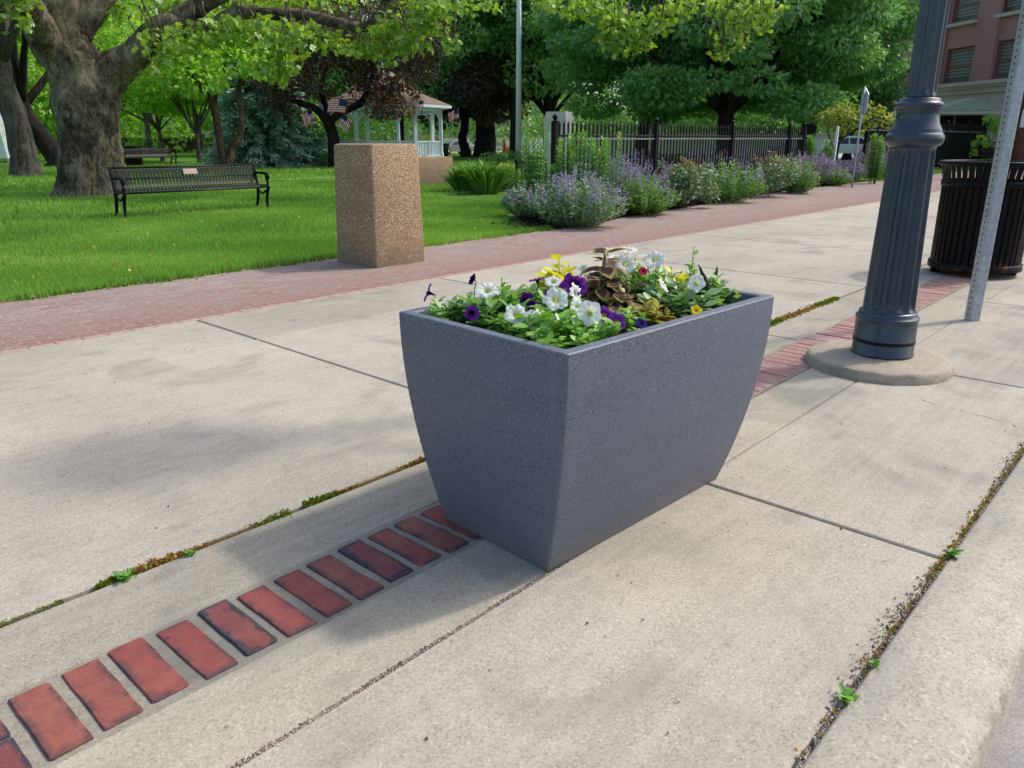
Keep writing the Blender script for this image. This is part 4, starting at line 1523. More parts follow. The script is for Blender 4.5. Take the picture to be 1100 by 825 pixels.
# ------------------------------------------------------------------ trees
def crown_of(clumps, size, tmpl=DIAMOND, lay=0.0, up=.5, tint=(0, 1), droop=.3, shell=.45):
    g = Geo()
    for c, r, n in clumps:
        clump(g, c, r, n, size, tmpl, 0, up, lay, tint, shell, droop)
    return g


def limbs_to(g, start, ends, r0, r1=.02, sag=-.25, wob=.06):
    for e in ends:
        L = np.linalg.norm(np.array(tuple(e), float) - np.array(tuple(start), float))
        g.tube(bend(start, e, (rng.normal(0, .05) * L, rng.normal(0, .05) * L, -sag * .12 * L), 9), np.linspace(r0, r1, 9), 7, wob=wob)


def rand_clumps(c, R3, n, r, per, lo=-1.0, flat=.55, skin=.55):
    out = []
    for k in range(n):
        d = rng.normal(size=3)
        d /= np.linalg.norm(d)
        if d[2] < lo:
            d[2] = abs(d[2])
        rad = skin + (1 - skin) * rng.random() ** .5
        p = np.array(c) + d * rad * np.array(R3)
        s = r * rng.uniform(.65, 1.35)
        out.append((p, (s, s, s * flat), int(per * (s / r) ** 2)))
    return out


def tree(name, label, base, trunk_h, tr, crown_c, crown_r, nclump, clump_r, per, leaf, leafmat, barkmat, group=None, cat='tree', tmpl=DIAMOND, lay=0.0, flat=.55, tint=(0, 1), lean=(0, 0), nlimb=9, extra=(), lo=-1.0, droop=.3, up=.5):
    """base ground point; crown centre relative to base"""
    root = thing(name, label, cat, base, 0, group)
    cl = rand_clumps(crown_c, crown_r, nclump, clump_r, per, lo, flat) + list(extra)
    crown_of(cl, leaf, tmpl, lay, tint=tint, droop=droop, up=up).build('crown', leafmat, root)
    g = Geo()
    top = np.array([lean[0], lean[1], trunk_h])
    mid = top * .5 + np.array([rng.normal(0, .04) * trunk_h, rng.normal(0, .04) * trunk_h, 0])
    pth = smooth_path([(0, 0, -.1), (0, 0, .12 * trunk_h), mid, top, (crown_c[0] * .7 + lean[0] * .3, crown_c[1] * .7 + lean[1] * .3, crown_c[2])], 5)
    rad = smooth_vals([tr * 1.45, tr * 1.05, tr * .9, tr * .85, tr * .3], 5)
    g.tube(pth, rad, 12, wob=.06)
    idx = rng.permutation(len(cl))[:nlimb]
    limbs_to(g, top * .97, [cl[i][0] for i in idx], tr * .42, .03)
    g.build('trunk', barkmat, root)
    return root


# the big plane tree: knobbly trunk, long limb to the right, leaves hanging into view
def sycamore():
    base = Vector((5.66, 15.75, 0))
    root = thing('sycamore_tree', 'huge old sycamore with a knobbly brown trunk behind the park bench', 'tree', base)
    g = Geo()
    D = math.hypot(base.x, base.y)
    # trunk silhouette measured at this distance: pixel row -> left, right edge
    rows = [(215, 50, 143), (208, 57, 140), (195, 62, 138), (177, 64.5, 135.5), (150, 63, 131), (136, 61, 129.5), (115, 57, 126.5), (95, 53, 125), (80, 50, 120), (65, 46, 112), (49, 41, 102), (30, 33, 93), (8, 25, 88), (-25, 18, 84), (-70, 14, 80)]
    n = 40
    rings = []
    knobs = [(rng.uniform(0, 2 * PI), rng.uniform(.2, 3.2), rng.uniform(.05, .16), rng.uniform(.18, .4)) for _ in range(46)]
    front = math.atan2(-math.sin(HEAD), -math.cos(HEAD))
    rt = np.array([math.sin(HEAD), -math.cos(HEAD)])
    fw = np.array([math.cos(HEAD), math.sin(HEAD)])
    knobs += [(front - .05, 1.65, .16, .2), (front + .2, 1.25, .18, .22), (front - .4, 2.1, .13, .2), (front + .5, .9, .12, .25)]
    # interpolate rows finely
    ys = np.array([r[0] for r in rows], float)[::-1]
    ls = np.array([r[1] for r in rows], float)[::-1]
    rs = np.array([r[2] for r in rows], float)[::-1]
    for y in np.linspace(215, -70, 64):
        l_, r_ = np.interp(y, ys, ls), np.interp(y, ys, rs)
        pc = at_d((l_ + r_) / 2, y, D)
        w = (at_d(r_, y, D) - at_d(l_, y, D)).length / 2 * .985
        z = pc.z
        ring_ = []
        for j in range(n):
            a = j * 2 * PI / n
            rr = w * .955
            for ka, kz, kh, ks in knobs:
                da = (a - ka + PI) % (2 * PI) - PI
                rr += .62 * kh * math.exp(-((da * w) ** 2 + (z - kz) ** 2) / (2 * ks * ks * .35))
            rr *= 1 + .025 * math.sin(a * 7 + z * 1.1) + .015 * math.sin(a * 13 - z * 2)
            rr += rng.normal(0, .012)
            if z < .7:     # buttress roots
                rr *= 1 + .14 * (.7 - max(z, 0)) * (1 + math.sin(a * 6 + 1.2))
            # dark cleft on the right foot
            da = (a - (front + .62) + PI) % (2 * PI) - PI
            if z < 1.1:
                rr -= .30 * w * math.exp(-(da / .13) ** 2) * min(1, (1.1 - z) * 1.8)
            ring_.append((pc.x - base.x + rr * math.cos(a), pc.y - base.y + rr * math.sin(a), z))
        rings.append(ring_)
    rings[0] = [(x, y, -.12) for x, y, z in rings[0]]
    g.loft(rings, smooth=True)

    def loc(px, py, d):
        q = at_d(px, py, d)
        return (q.x - base.x, q.y - base.y, q.z)
    # long right limb
    q = smooth_path([loc(98, 108, 16.75), loc(118, 80, 16.5), loc(146, 58, 16.3), loc(176, 28, 16.1), loc(205, 32, 15.9), loc(232, 28, 15.8), loc(255, 14, 15.6), loc(290, 15, 15.3), loc(328, 16, 15.1), loc(360, 24, 14.9), loc(388, 29, 14.8), loc(404, 21, 14.7), loc(413, 2, 14.6), loc(430, -30, 14.4)], 5)
    g.tube(q, smooth_vals([.36, .34, .26, .21, .17, .15, .12, .10, .09, .09, .09, .08, .06, .05], 5), 14, wob=.05)
    q = smooth_path([loc(170, 34, 16.15), loc(205, 12, 16), loc(250, -12, 15.6), loc(310, -30, 15)], 5)
    g.tube(q, smooth_vals([.2, .17, .13, .09], 5), 10, wob=.05)
    q = smooth_path([loc(60, 60, 16.6), loc(40, 25, 16.2), loc(22, -8, 15.5), loc(0, -40, 14.5)], 5)
    g.tube(q, smooth_vals([.33, .26, .22, .18], 5), 12, wob=.05)
    q = smooth_path([loc(80, 28, 16.7), loc(104, 2, 16.6), loc(128, -30, 16.6)], 5)
    g.tube(q, smooth_vals([.34, .24, .2], 5), 12, wob=.05)
    hi = [((-4.5, -1.5, 6)), ((-3, 4, 6.2)), ((2.0, 3.5, 6.8)), ((-1.5, -2.5, 6.4)), ((3.2, .5, 6.6)), ((0, 0, 8))]
    limbs_to(g, loc(60, -60, 16.7), hi, .2, .04)
    trunk = g
    # leaves in view: (px, py, distance, half width px, half height px, count)
    g = Geo()
    spr = [(150, 70, 16.6, 20, 14, 120), (175, 50, 15.6, 24, 14, 190), (208, 40, 15.3, 24, 14, 190), (236, 32, 15.2, 22, 14, 170), (190, 6, 16.6, 30, 9, 200), (240, 2, 16.4, 30, 6, 200), (266, 30, 15.0, 22, 16, 170), (290, 2, 16.0, 26, 7, 180),
           (296, 56, 15.4, 26, 22, 340), (302, 74, 15.2, 14, 14, 130), (318, 36, 14.7, 24, 14, 240), (352, 42, 15, 18, 10, 130), (345, 0, 15.6, 40, 6, 220), (384, 52, 14.8, 22, 9, 160), (402, 42, 14.6, 18, 16, 160), (425, 30, 14.6, 24, 14, 240), (442, 46, 14.4, 20, 10, 160), (415, 60, 14.7, 16, 9, 90), (460, 22, 14.4, 22, 14, 200), (482, 44, 14.2, 10, 10, 60), (478, 8, 14.2, 30, 10, 220),
           (452, 2, 14.4, 26, 10, 200), (160, 30, 16.2, 16, 14, 90), (120, 8, 16.8, 20, 9, 110), (12, 14, 15.2, 18, 14, 90), (20, -6, 15, 22, 10, 110),
           (522, 4, 13.8, 20, 7, 80), (588, 4, 13.6, 12, 6, 50), (614, 6, 13.4, 26, 10, 190), (650, 10, 13.2, 26, 14, 260), (672, 26, 13.1, 24, 14, 260), (655, 40, 13.1, 14, 10, 110), (700, 30, 13.0, 20, 10, 170), (716, 12, 13, 22, 12, 180), (685, 46, 13.1, 16, 9, 120), (660, 52, 13.1, 7, 7, 40),
           (745, 4, 12.9, 26, 8, 150), (790, 6, 12.8, 26, 10, 170), (800, 22, 12.7, 22, 10, 150), (822, 10, 12.7, 18, 12, 130), (775, 26, 12.8, 9, 14, 70), (768, 50, 12.8, 7, 12, 40), (776, 62, 12.8, 7, 5, 25), (794, 44, 12.8, 10, 8, 50), (815, 30, 12.7, 12, 8, 60)]
    tw = trunk
    for px, py, d, hx_, hy_, n in spr:
        c = at_d(px, py, d)
        s = d / FPX
        n = int(n * .62)
        dd = unit(rng.normal(size=(n, 3))) * (rng.random((n, 1)) ** .5)
        p = np.array([c.x - base.x, c.y - base.y, c.z]) + dd * np.array([hx_ * s * 1.15, hx_ * s * 1.15, hy_ * s * 1.15])
        nr = unit(np.array([0, 0, .75]) + rng.normal(0, .5, (n, 3)))
        yd = rng.normal(0, .7, (n, 3)) + np.array([0.1, -.3, -.55])
        g.scatter(*PLANE, p, yd, nr, (.118 * min(1, d / 15) ** 1.8) * rng.uniform(.55, 1.2, n), np.clip(rng.normal(.6, .25, n), 0, 1))
        for k in range(3):
            e = np.array([c.x - base.x, c.y - base.y, c.z]) + rng.normal(0, .4, 3) * np.array([hx_ * s, hx_ * s, hy_ * s])
            st = e + np.array([rng.normal(0, .15), rng.normal(0, .15), .55])
            tw.tube(bend(st, e, (0.05, 0, -.05), 5), np.linspace(.014, .005, 5), 5)
    # upper crown, mostly above the frame
    for c, r, n in [(h, (2.4, 2.4, 1.3), 900) for h in hi] :
        clump(g, c, r, n, .3, DIAMOND, 0)
    o = g.build('crown', 'sycamore_leaf', root)
    trunk.build('trunk', 'sycamore_bark', root)


sycamore()

# second and third old trees at the left
p = at_z(29, 188)
tree('old_tree', 'grey trunked old tree forking behind the sycamore at far left', p, 2.9, .35, (.3, .3, 6.2), (4.2, 4.2, 2.6), 26, 1.3, 420, .26, 'bright_leaf', 'grey_bark', 'old park trees', lean=(-.12, .25), lo=-.35)
p = ground_at(58, 34)
tree('old_tree', 'dark leaning tree seen between the two thick trunks at left', p, 2.1, .36, (-1.0, .8, 5.6), (3.8, 3.8, 2.6), 24, 1.3, 420, .26, 'bright_leaf', 'dark_bark', 'old park trees', lean=(-.7, .55), lo=-.5)

# light green trees beyond the lawn
for px, d, h, cz, rx, rz_, tr_, lab in ((-30, 48, 2.0, 5.5, 4.2, 3.6, .2, 'bright green tree at the far left edge of the lawn'),
                                 (96, 44, 1.8, 4.6, 3.6, 3.2, .2, 'bright green tree behind the sycamore trunk'),
                                 (160, 50, 1.9, 5.2, 3.9, 3.6, .16, 'broad light green tree above the low brick building'),
                                 (172, 40, 1.3, 2.9, 2.0, 1.4, .09, 'young thin trunked tree on the sunny lawn'),
                                 (212, 37, 1.1, 3.0, 1.8, 1.7, .10, 'small yellow green tree left of the twin stemmed tree'),
                                 (214, 56, 2.0, 6.5, 4.6, 4.2, .2, 'tall light green tree behind the twin stemmed tree')):
    p = ground_at(px, d)
    tree('lawn_tree', lab, p, h, tr_, (0, 0, cz), (rx, rx, rz_), 24, rx * .34, 230, .21, 'bright_leaf', 'grey_bark', 'light green trees beyond the lawn', lo=-.6)

# twin stemmed tree
p = ground_at(243, 27.5)
root = thing('twin_stem_tree', 'twin stemmed tree with crooked ruddy stems before the spruce', 'tree', p)
g = Geo()
D = math.hypot(p.x, p.y)


def loc_of(px, py, d):
    q = at_d(px, py, d)
    return (q.x - p.x, q.y - p.y, q.z)


for pts, rad in (([(242, 178, D), (238, 160, D), (234, 138, D), (230, 118, D - .1), (222, 100, D - .3), (208, 84, D - .6), (196, 62, D - .9), (186, 45, D - 1)], [.24, .2, .18, .17, .13, .1, .07, .04]),
                 ([(244, 178, D), (250, 158, D), (257, 148, D), (260, 125, D), (256, 104, D + .2), (258, 85, D + .3), (264, 62, D + .4), (262, 40, D + .4)], [.24, .19, .17, .14, .12, .1, .08, .04]),
                 ([(231, 120, D), (232, 100, D), (240, 78, D + .2), (246, 52, D + .3)], [.12, .1, .08, .04]),
                 ([(259, 92, D), (272, 76, D), (285, 66, D - .3)], [.08, .06, .04]),
                 ([(222, 101, D), (206, 92, D), (184, 80, D), (150, 82, D - .5)], [.07, .055, .04, .02])):
    g.tube(smooth_path([loc_of(*q) for q in pts], 5), smooth_vals(rad, 5) * .66, 9, wob=.08)
g.build('trunk', 'ruddy_bark', root)
cl = [((*np.array(loc_of(px, py, D + dd)),), (1.0, 1.0, .5), 330) for px, py, dd in ((196, 55, -.9), (220, 40, 0), (250, 36, .4), (275, 50, .3), (180, 75, -.8), (240, 66, -.6), (210, 84, -1), (280, 66, -.3), (230, 20, 0), (265, 18, .5), (200, 25, 0))]
crown_of([(c, r, n) for c, r, n in cl], .2, DIAMOND).build('crown', 'bright_leaf', root)

# spruce
p = at_z(289, 178)
root = thing('blue_spruce', 'blue green spruce with drooping tiers behind the bench end', 'spruce', p)
g = Geo()
g.tube([(0, 0, -.1), (0, 0, 1), (0, 0, 4.9)], [.22, .18, .02], 9, wob=.05)
g.build('trunk', 'dark_bark', root)
g = Geo()
for tier in range(17):
    z = .5 + tier * .255
    Rr = 2.55 * (1 - tier / 18.5) ** .85
    nb = 15 if tier < 10 else 9
    for k in range(nb):
        a = k * 2 * PI / nb + tier * .7 + rng.normal(0, .1)
        L = Rr * rng.uniform(.8, 1.08)
        n = int(40 + 70 * L)
        t_ = rng.random(n) ** .6
        side = rng.normal(0, .18, n) * (1.15 - t_) * L * .8
        zz = z - .42 * L * t_ ** 1.5 + .10 * L * t_ ** 5 - np.abs(side) * .25 + rng.normal(0, .03, n)
        x = np.cos(a) * t_ * L - np.sin(a) * side
        y = np.sin(a) * t_ * L + np.cos(a) * side
        yd = np.stack([np.cos(a) + rng.normal(0, .6, n), np.sin(a) + rng.normal(0, .6, n), rng.normal(-.2, .3, n)], 1)
        g.scatter(*NEEDLE, np.stack([x, y, zz], 1), yd, np.tile([0, 0, 1.], (n, 1)) + rng.normal(0, .4, (n, 3)), .26 * rng.uniform(.6, 1.2, n), np.clip(.15 + .75 * t_ + rng.normal(0, .15, n), 0, 1), wid=1.5)
g.build('crown', 'spruce_needle', root)

# japanese maple before the gazebo
p = at_z(359, 179)
D = math.hypot(p.x, p.y)
root = thing('japanese_maple', 'dark purple leafed maple with twisting limbs in front of the gazebo', 'tree', p)
g = Geo()
for pts, rad in (([(360, 181, 0), (359, 160, 0), (357, 142, 0), (352, 131, 0)], [.27, .23, .21, .2]),
                 ([(353, 134, 0), (342, 119, 0), (325, 111, -.2), (312, 106, -.4), (300, 92, -.7)], [.16, .14, .11, .08, .04]),
                 ([(353, 133, 0), (362, 124, 0), (378, 116, -.1), (388, 110, -.1), (393, 101, -.2), (399, 86, -.3), (402, 70, -.4), (396, 52, -.4)], [.15, .13, .12, .13, .1, .09, .07, .04]),
                 ([(391, 106, 0), (404, 104, -.3), (418, 107, -.5), (430, 112, -.7)], [.06, .05, .04, .02]),
                 ([(352, 133, 0), (350, 115, .3), (345, 95, .5), (352, 70, .6)], [.12, .1, .08, .04])):
    g.tube(smooth_path([loc_of(a, b, D + c) for a, b, c in pts], 5), smooth_vals(rad, 5), 9, wob=.08)
g.build('trunk', 'dark_bark', root)
g = Geo()
for px, py, dd, hx_, hy_, n, tn in ((310, 85, -.5, 32, 20, 1500, (.0, .6)), (330, 60, 0, 36, 20, 1500, (0, .55)), (365, 50, 0, 36, 18, 1400, (0, .5)), (400, 62, -.3, 30, 18, 1100, (0, .5)), (385, 84, -.3, 22, 14, 700, (0, .45)), (416, 92, -.5, 24, 10, 500, (0, .8)), (413, 114, -.7, 20, 14, 700, (.2, 1)), (436, 120, -.7, 9, 8, 140, (.4, 1)), (300, 110, -.8, 16, 12, 350, (0, .5)), (428, 40, 0, 30, 22, 1000, (0, .6)), (450, 70, .5, 22, 20, 700, (0, .5)), (350, 100, .5, 14, 10, 200, (0, .5)), (345, 30, 0, 40, 20, 1100, (.1, .9)), (400, 20, 0, 46, 22, 1300, (.1, .8)), (376, 108, .2, 12, 7, 90, (.2, .8)), (428, 88, -.6, 12, 10, 260, (.1, .7)), (405, 100, -.5, 14, 8, 200, (.1, .8)), (446, 98, -.4, 8, 7, 80, (.2, .8)), (468, 40, .5, 24, 24, 700, (0, .5))):
    s = D / FPX
    clump(g, loc_of(px, py, D + dd), (hx_ * s, hx_ * s * 1.1, hy_ * s), n, .13, DIAMOND, tint=tn, shell=.1)
g.build('crown', 'purple_leaf', root)

# dark trees behind the gazebo and the flagpole
p = at_z(521, 168)
tree('copper_beech', 'dark weeping tree with a thick trunk beyond the flagpole', p, 2.2, .62, (0, .3, 3.7), (3.9, 3.9, 1.9), 46, 1.2, 420, .22, 'purple_leaf', 'dark_bark', 'dark trees behind the gazebo', tint=(0, .55), lo=-.9, droop=.8, nlimb=14)
for px, d, cz, rx, rz_, tr_, mat, lab in ((500, 46, 6.4, 4.0, 4.4, .28, 'maple_leaf', 'dark green tree right of the gazebo roof, nearest the flagpole'),
                                         (590, 44, 6.6, 4.4, 4.2, .3, 'dark_leaf', 'dark green tree behind the pale stone pillar'),
                                         (430, 50, 7.5, 4.8, 4.6, .3, 'dark_leaf', 'tall dark green tree behind the gazebo roof'),
                                         (330, 52, 6.8, 4.6, 4.6, .3, 'dark_leaf', 'tall dark tree behind the purple maple, left of the gazebo'),
                                         (552, 42, 7.6, 4.2, 3.7, .22, 'maple_leaf', 'dark green crown hanging behind the flagpole top')):
    p = ground_at(px, d)
    tree('shade_tree', lab, p, 2.0, tr_, (0, 0, cz), (rx, rx, rz_), 56, rx * .34, 460, .24, mat, 'dark_bark', 'dark trees behind the gazebo', lo=-.8)

# the three big maples behind the iron fence
for px, d, cz, rx, ry, rz_, tr_, n, lab in ((692, 30, 5.0, 3.2, 3.2, 3.6, .26, 80, 'spreading dark maple behind the fence, nearest the stone pillar'),
                                        (778, 26, 5.2, 3.9, 3.9, 3.8, .28, 100, 'spreading maple with layered boughs behind the middle of the fence'),
                                        (868, 30, 5.8, 2.5, 2.5, 4.4, .3, 70, 'tall sunlit maple behind the fence end, beside the brick building'),
                                        (912, 42, 5.2, 1.8, 1.8, 4.2, .2, 36, 'maple half hidden by the lamp post in front of the brick building')):
    p = ground_at(px, d)
    tree('maple_tree', lab, p, 1.7, tr_, (0, 0, cz - .5), (rx, ry, rz_ + .2), n + 20, 1.0, 640, .17, 'maple_leaf', 'dark_bark', 'maples behind the iron fence', lay=.0, flat=.38, lo=-.78, droop=.4, up=.9)

# sapling by the walk
p = at_z(897, 192)
root = thing('sapling', 'slim young tree with yellow green and reddish leaves in the border', 'sapling', p)
D = math.hypot(p.x, p.y)
g = Geo()
for pts in ([(898, 200, 0), (899, 170, 0), (903, 148, 0), (912, 128, 0), (918, 116, 0)], [(898, 165, 0), (892, 150, .1), (888, 135, .1)], [(902, 150, 0), (922, 138, -.2), (940, 126, -.3), (956, 131, -.3)], [(902, 150, 0), (903, 135, .2), (900, 122, .3)]):
    g.tube(smooth_path([loc_of(a, b, D + c) for a, b, c in pts], 4), np.linspace(.035, .012, (len(pts) - 1) * 4 + 1), 7)
g.build('trunk', 'grey_bark', root)
g = Geo()
for px, py, hx_, hy_, n in ((892, 128, 13, 8, 130), (905, 120, 14, 8, 170), (900, 140, 12, 8, 130), (918, 126, 14, 9, 150), (936, 120, 12, 7, 110), (948, 128, 9, 6, 70), (956, 132, 5, 4, 30), (925, 136, 10, 6, 70), (888, 122, 8, 5, 50)):
    s = D / FPX
    clump(g, loc_of(px, py, D), (hx_ * s, hx_ * s, hy_ * s), n, .10, OVAL, shell=.1)
g.build('crown', 'sapling_leaf', root)

# low rise beyond the town
g = Geo()
V, F = [], []
m = 90
for k in range(m + 1):
    a = HEAD + R(-75 + 150 * k / m)
    h_ = 7.5 + 2.5 * math.sin(k * .31) + 1.2 * math.sin(k * .9)
    V += [(125 * math.cos(a), 125 * math.sin(a), -.2), (150 * math.cos(a), 150 * math.sin(a), h_), (230 * math.cos(a), 230 * math.sin(a), h_ * 1.3)]
for k in range(m):
    for q in range(2):
        F.append((k * 3 + q, k * 3 + 3 + q, k * 3 + 4 + q, k * 3 + 1 + q))
g.add(V, F, smooth=True)
tag(g.build('hills', 'wooded_hill'), kind='structure')

# far wood closing the view
g = Geo()
tr_g = Geo()
for k in range(150):
    px = -500 + 2100 * rng.random()
    d = rng.uniform(62, 110)
    th = math.atan((px - CX) / (FPX / math.cos(PITCH)))
    a = HEAD - th
    base_h = rng.uniform(.9, 2.4)
    for q in range(4):
        c = (d * math.cos(a) + rng.normal(0, 2), d * math.sin(a) + rng.normal(0, 2), base_h + q * 3.2 + rng.normal(0, .6))
        clump(g, c, (3.0, 3.0, 2.1), 420, .45, DIAMOND, mat=1 if px < 330 else 0)
tag(g.build('treeline', ['dark_leaf', 'bright_leaf']), label='far wood closing the view behind the park', kind='stuff')

# ------------------------------------------------------------------ flower border
def catmint(px, py, wpx, hpx, bloom_n, leafmat, bloommat, label, stems=240, group='catmint mounds along the brick walk', leafsize=1.0):
    p = at_z(px, py, 0)
    s = math.hypot(p.x, p.y) / FPX
    rr, h = wpx * s * .66 * rng.uniform(.9, 1.12), hpx * s * rng.uniform(.72, .86)
    root = thing('catmint', label, 'catmint', p, rng.uniform(0, 6), group)
    g, fb = Geo(), Geo()
    P, Y, Nn, S, T = [], [], [], [], []
    FP, FY, FS, FT = [], [], [], []
    for k in range(stems):
        a = rng.uniform(0, 2 * PI)
        q = math.sqrt(rng.random())
        L = h * rng.uniform(.62, 1.28) * (1 - .45 * q ** 2.2)
        tip = np.array([rr * q * math.cos(a) * (1 + .2 * math.sin(a * 3 + px)), rr * q * math.sin(a) * (1 + .2 * math.cos(a * 2 + py)), L])
        b = tip * [.35, .35, 0]
        nl = 15
        t_ = np.sort(rng.random(nl)) ** .75
        path = b[None] * (1 - t_[:, None]) + tip[None] * t_[:, None]
        path[:, :2] += (tip[:2] * .25)[None] * (t_ * (1 - t_) * 2)[:, None]
        P.append(path)
        az = rng.uniform(0, 2 * PI, nl)
        Y.append(np.stack([np.cos(az), np.sin(az), rng.uniform(-.1, .9, nl)], 1) + tip * [.8, .8, .0] / max(rr, .01) * .5)
        Nn.append(rng.normal(0, .5, (nl, 3)) + [0, 0, .8])
        S.append(rng.uniform(.6, 1.2, nl) * .045 * leafsize)
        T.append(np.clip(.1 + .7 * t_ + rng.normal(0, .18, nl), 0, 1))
        if rng.random() < bloom_n:
            nf = 14
            out = tip * [1, 1, 0] / max(rr, .01)
            dirn = unit(np.array([out[0] * .45, out[1] * .45, 1.0]) + rng.normal(0, .15, 3))
            t2 = np.linspace(0, 1, nf)
            FP.append(tip[None] * .93 + dirn[None] * (t2 * h * .24)[:, None] + rng.normal(0, .008, (nf, 3)))
            az = rng.uniform(0, 2 * PI, nf)
            FY.append(np.stack([np.cos(az), np.sin(az), rng.uniform(0, 1, nf)], 1))
            FS.append((1.15 - .6 * t2) * rng.uniform(.7, 1.2, nf) * .036)
            FT.append(rng.random(nf))
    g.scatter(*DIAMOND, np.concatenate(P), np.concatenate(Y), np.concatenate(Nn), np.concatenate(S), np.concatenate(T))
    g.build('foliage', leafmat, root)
    if FP:
        m = sum(len(x) for x in FP)
        fb.scatter(*DIAMOND, np.concatenate(FP), np.concatenate(FY), rng.normal(size=(m, 3)), np.concatenate(FS), np.concatenate(FT), wid=1.3)
        fb.build('blossom', bloommat, root)
    return root


catmint(572, 233, 60, 40, .25, 'catmint_leaf', 'catmint_bloom', 'dusky grey green catmint at the left corner of the bed')
catmint(618, 243, 80, 54, .30, 'catmint_leaf', 'catmint_bloom', 'largest grey green catmint mound leaning onto the brick walk', 420)
catmint(655, 226, 62, 56, .65, 'catmint_leaf', 'catmint_bloom', 'lavender blue catmint behind the largest mound', 300)
catmint(691, 230, 52, 42, .10, 'catmint_green', 'catmint_bloom', 'fresh green catmint mound with few flowers, second from the left along the edge', 320)
catmint(690, 210, 52, 44, .55, 'catmint_leaf', 'violet_bloom', 'violet catmint at the foot of the second fence post')
catmint(650, 205, 54, 36, .55, 'catmint_leaf', 'violet_bloom', 'violet catmint in the shade below the fence pickets')
catmint(715, 222, 36, 34, .5, 'catmint_leaf', 'catmint_bloom', 'small lavender catmint between the green mound and the rose')
catmint(780, 217, 50, 46, .12, 'catmint_green', 'catmint_bloom', 'tall green catmint mound between the two roses', 320)
catmint(765, 201, 60, 38, .85, 'catmint_green', 'violet_bloom', 'violet spiked catmint in front of the third fence post')
catmint(800, 198, 50, 34, .8, 'catmint_leaf', 'violet_bloom', 'violet spiked catmint right of the third fence post')
catmint(854, 207, 40, 38, .12, 'catmint_green', 'catmint_bloom', 'green catmint mound right of the far rose', 280)
catmint(840, 190, 50, 30, .9, 'catmint_leaf', 'violet_bloom', 'violet catmint before the last fence posts')
catmint(872, 199, 38, 30, .9, 'catmint_leaf', 'violet_bloom', 'dense violet catmint left of the sapling stem')
catmint(893, 199, 30, 20, .15, 'catmint_green', 'catmint_bloom', 'low green catmint at the foot of the sapling')
catmint(909, 194, 32, 17, .8, 'catmint_leaf', 'violet_bloom', 'violet catmint under the street sign')
catmint(940, 193, 34, 36, .7, 'catmint_green', 'violet_bloom', 'violet catmint at the far end of the border beside the lamp post')
catmint(985, 172, 36, 18, .85, 'catmint_leaf', 'violet_bloom', 'far violet catmint seen just right of the lamp post', 160)
catmint(1016, 172, 44, 18, .85, 'catmint_leaf', 'violet_bloom', 'far violet catmint above the rim of the trash can', 160)


def rose(px, py, wpx, hpx, label):
    p = at_z(px, py, 0)
    s = math.hypot(p.x, p.y) / FPX
    rr, h = wpx * s / 2, hpx * s
    root = thing('rose_bush', label, 'rose bush', p, 0, 'rose bushes in the border')
    g = Geo()
    for k in range(14):
        a = rng.uniform(0, 2 * PI)
        q = rng.random() ** .5
        c = (rr * .75 * q * math.cos(a), rr * .75 * q * math.sin(a), h * rng.uniform(.3, .8))
        clump(g, c, (rr * .36, rr * .36, h * .24), 120, .055, OVAL, shell=.1)
    g.build('foliage', 'rose_leaf', root)
    g = Geo()
    for k in range(8):
        a = rng.uniform(0, 2 * PI)
        q = rng.random()
        c = np.array([rr * .7 * q * math.cos(a), rr * .7 * q * math.sin(a), h * rng.uniform(.85, 1.08)])
        g.tube([c * [.4, .4, 0], c * .6, c], .005, 5)
        clump(g, c, (.06, .06, .05), 12, .055, OVAL, shell=.1)
    g.build('new_shoots', 'shoot_leaf', root)


rose(738, 223, 62, 44, 'rose bush with pale spotted leaves, nearer of the two')
rose(826, 211, 56, 40, 'rose bush with reddish shoots further along the fence')


def lily(px, py, topy, d, label, n=3, spread=.09, leaf=.14):
    g0 = at_d(px, py, d)
    top = at_d(px, topy, d).z
    root = thing('tall_lily', label, 'lily', (g0.x, g0.y, 0), 0, 'tall leafy lilies by the fence')
    g = Geo()
    st = Geo()
    for k in range(n):
        a = rng.uniform(0, 2 * PI)
        r_ = spread * rng.random()
        h = top * rng.uniform(.82, 1.0) if k else top
        tip = np.array([r_ * math.cos(a), r_ * math.sin(a), h])
        b = tip * [.5, .5, 0]
        st.tube([b, (b + tip) / 2, tip], [.009, .007, .004], 6)
        m = int(h / .011)
        t_ = np.linspace(.12, 1, m)
        az = np.arange(m) * 2.4
        el = .15 + .9 * t_ ** 3
        yd = np.stack([np.cos(az) * np.cos(el), np.sin(az) * np.cos(el), np.sin(el)], 1)
        nr = np.stack([-np.cos(az) * np.sin(el), -np.sin(az) * np.sin(el), np.cos(el)], 1) + rng.normal(0, .15, (m, 3))
        g.scatter(*LANCE, b + (tip - b) * t_[:, None], yd, nr, leaf * rng.uniform(.75, 1.15, m) * (1.1 - .45 * t_), np.clip(.2 + .6 * t_ + rng.normal(0, .15, m), 0, 1), wid=1.25)
    g.build('foliage', 'lily_leaf', root)
    st.build('stem', 'lily_leaf', root)


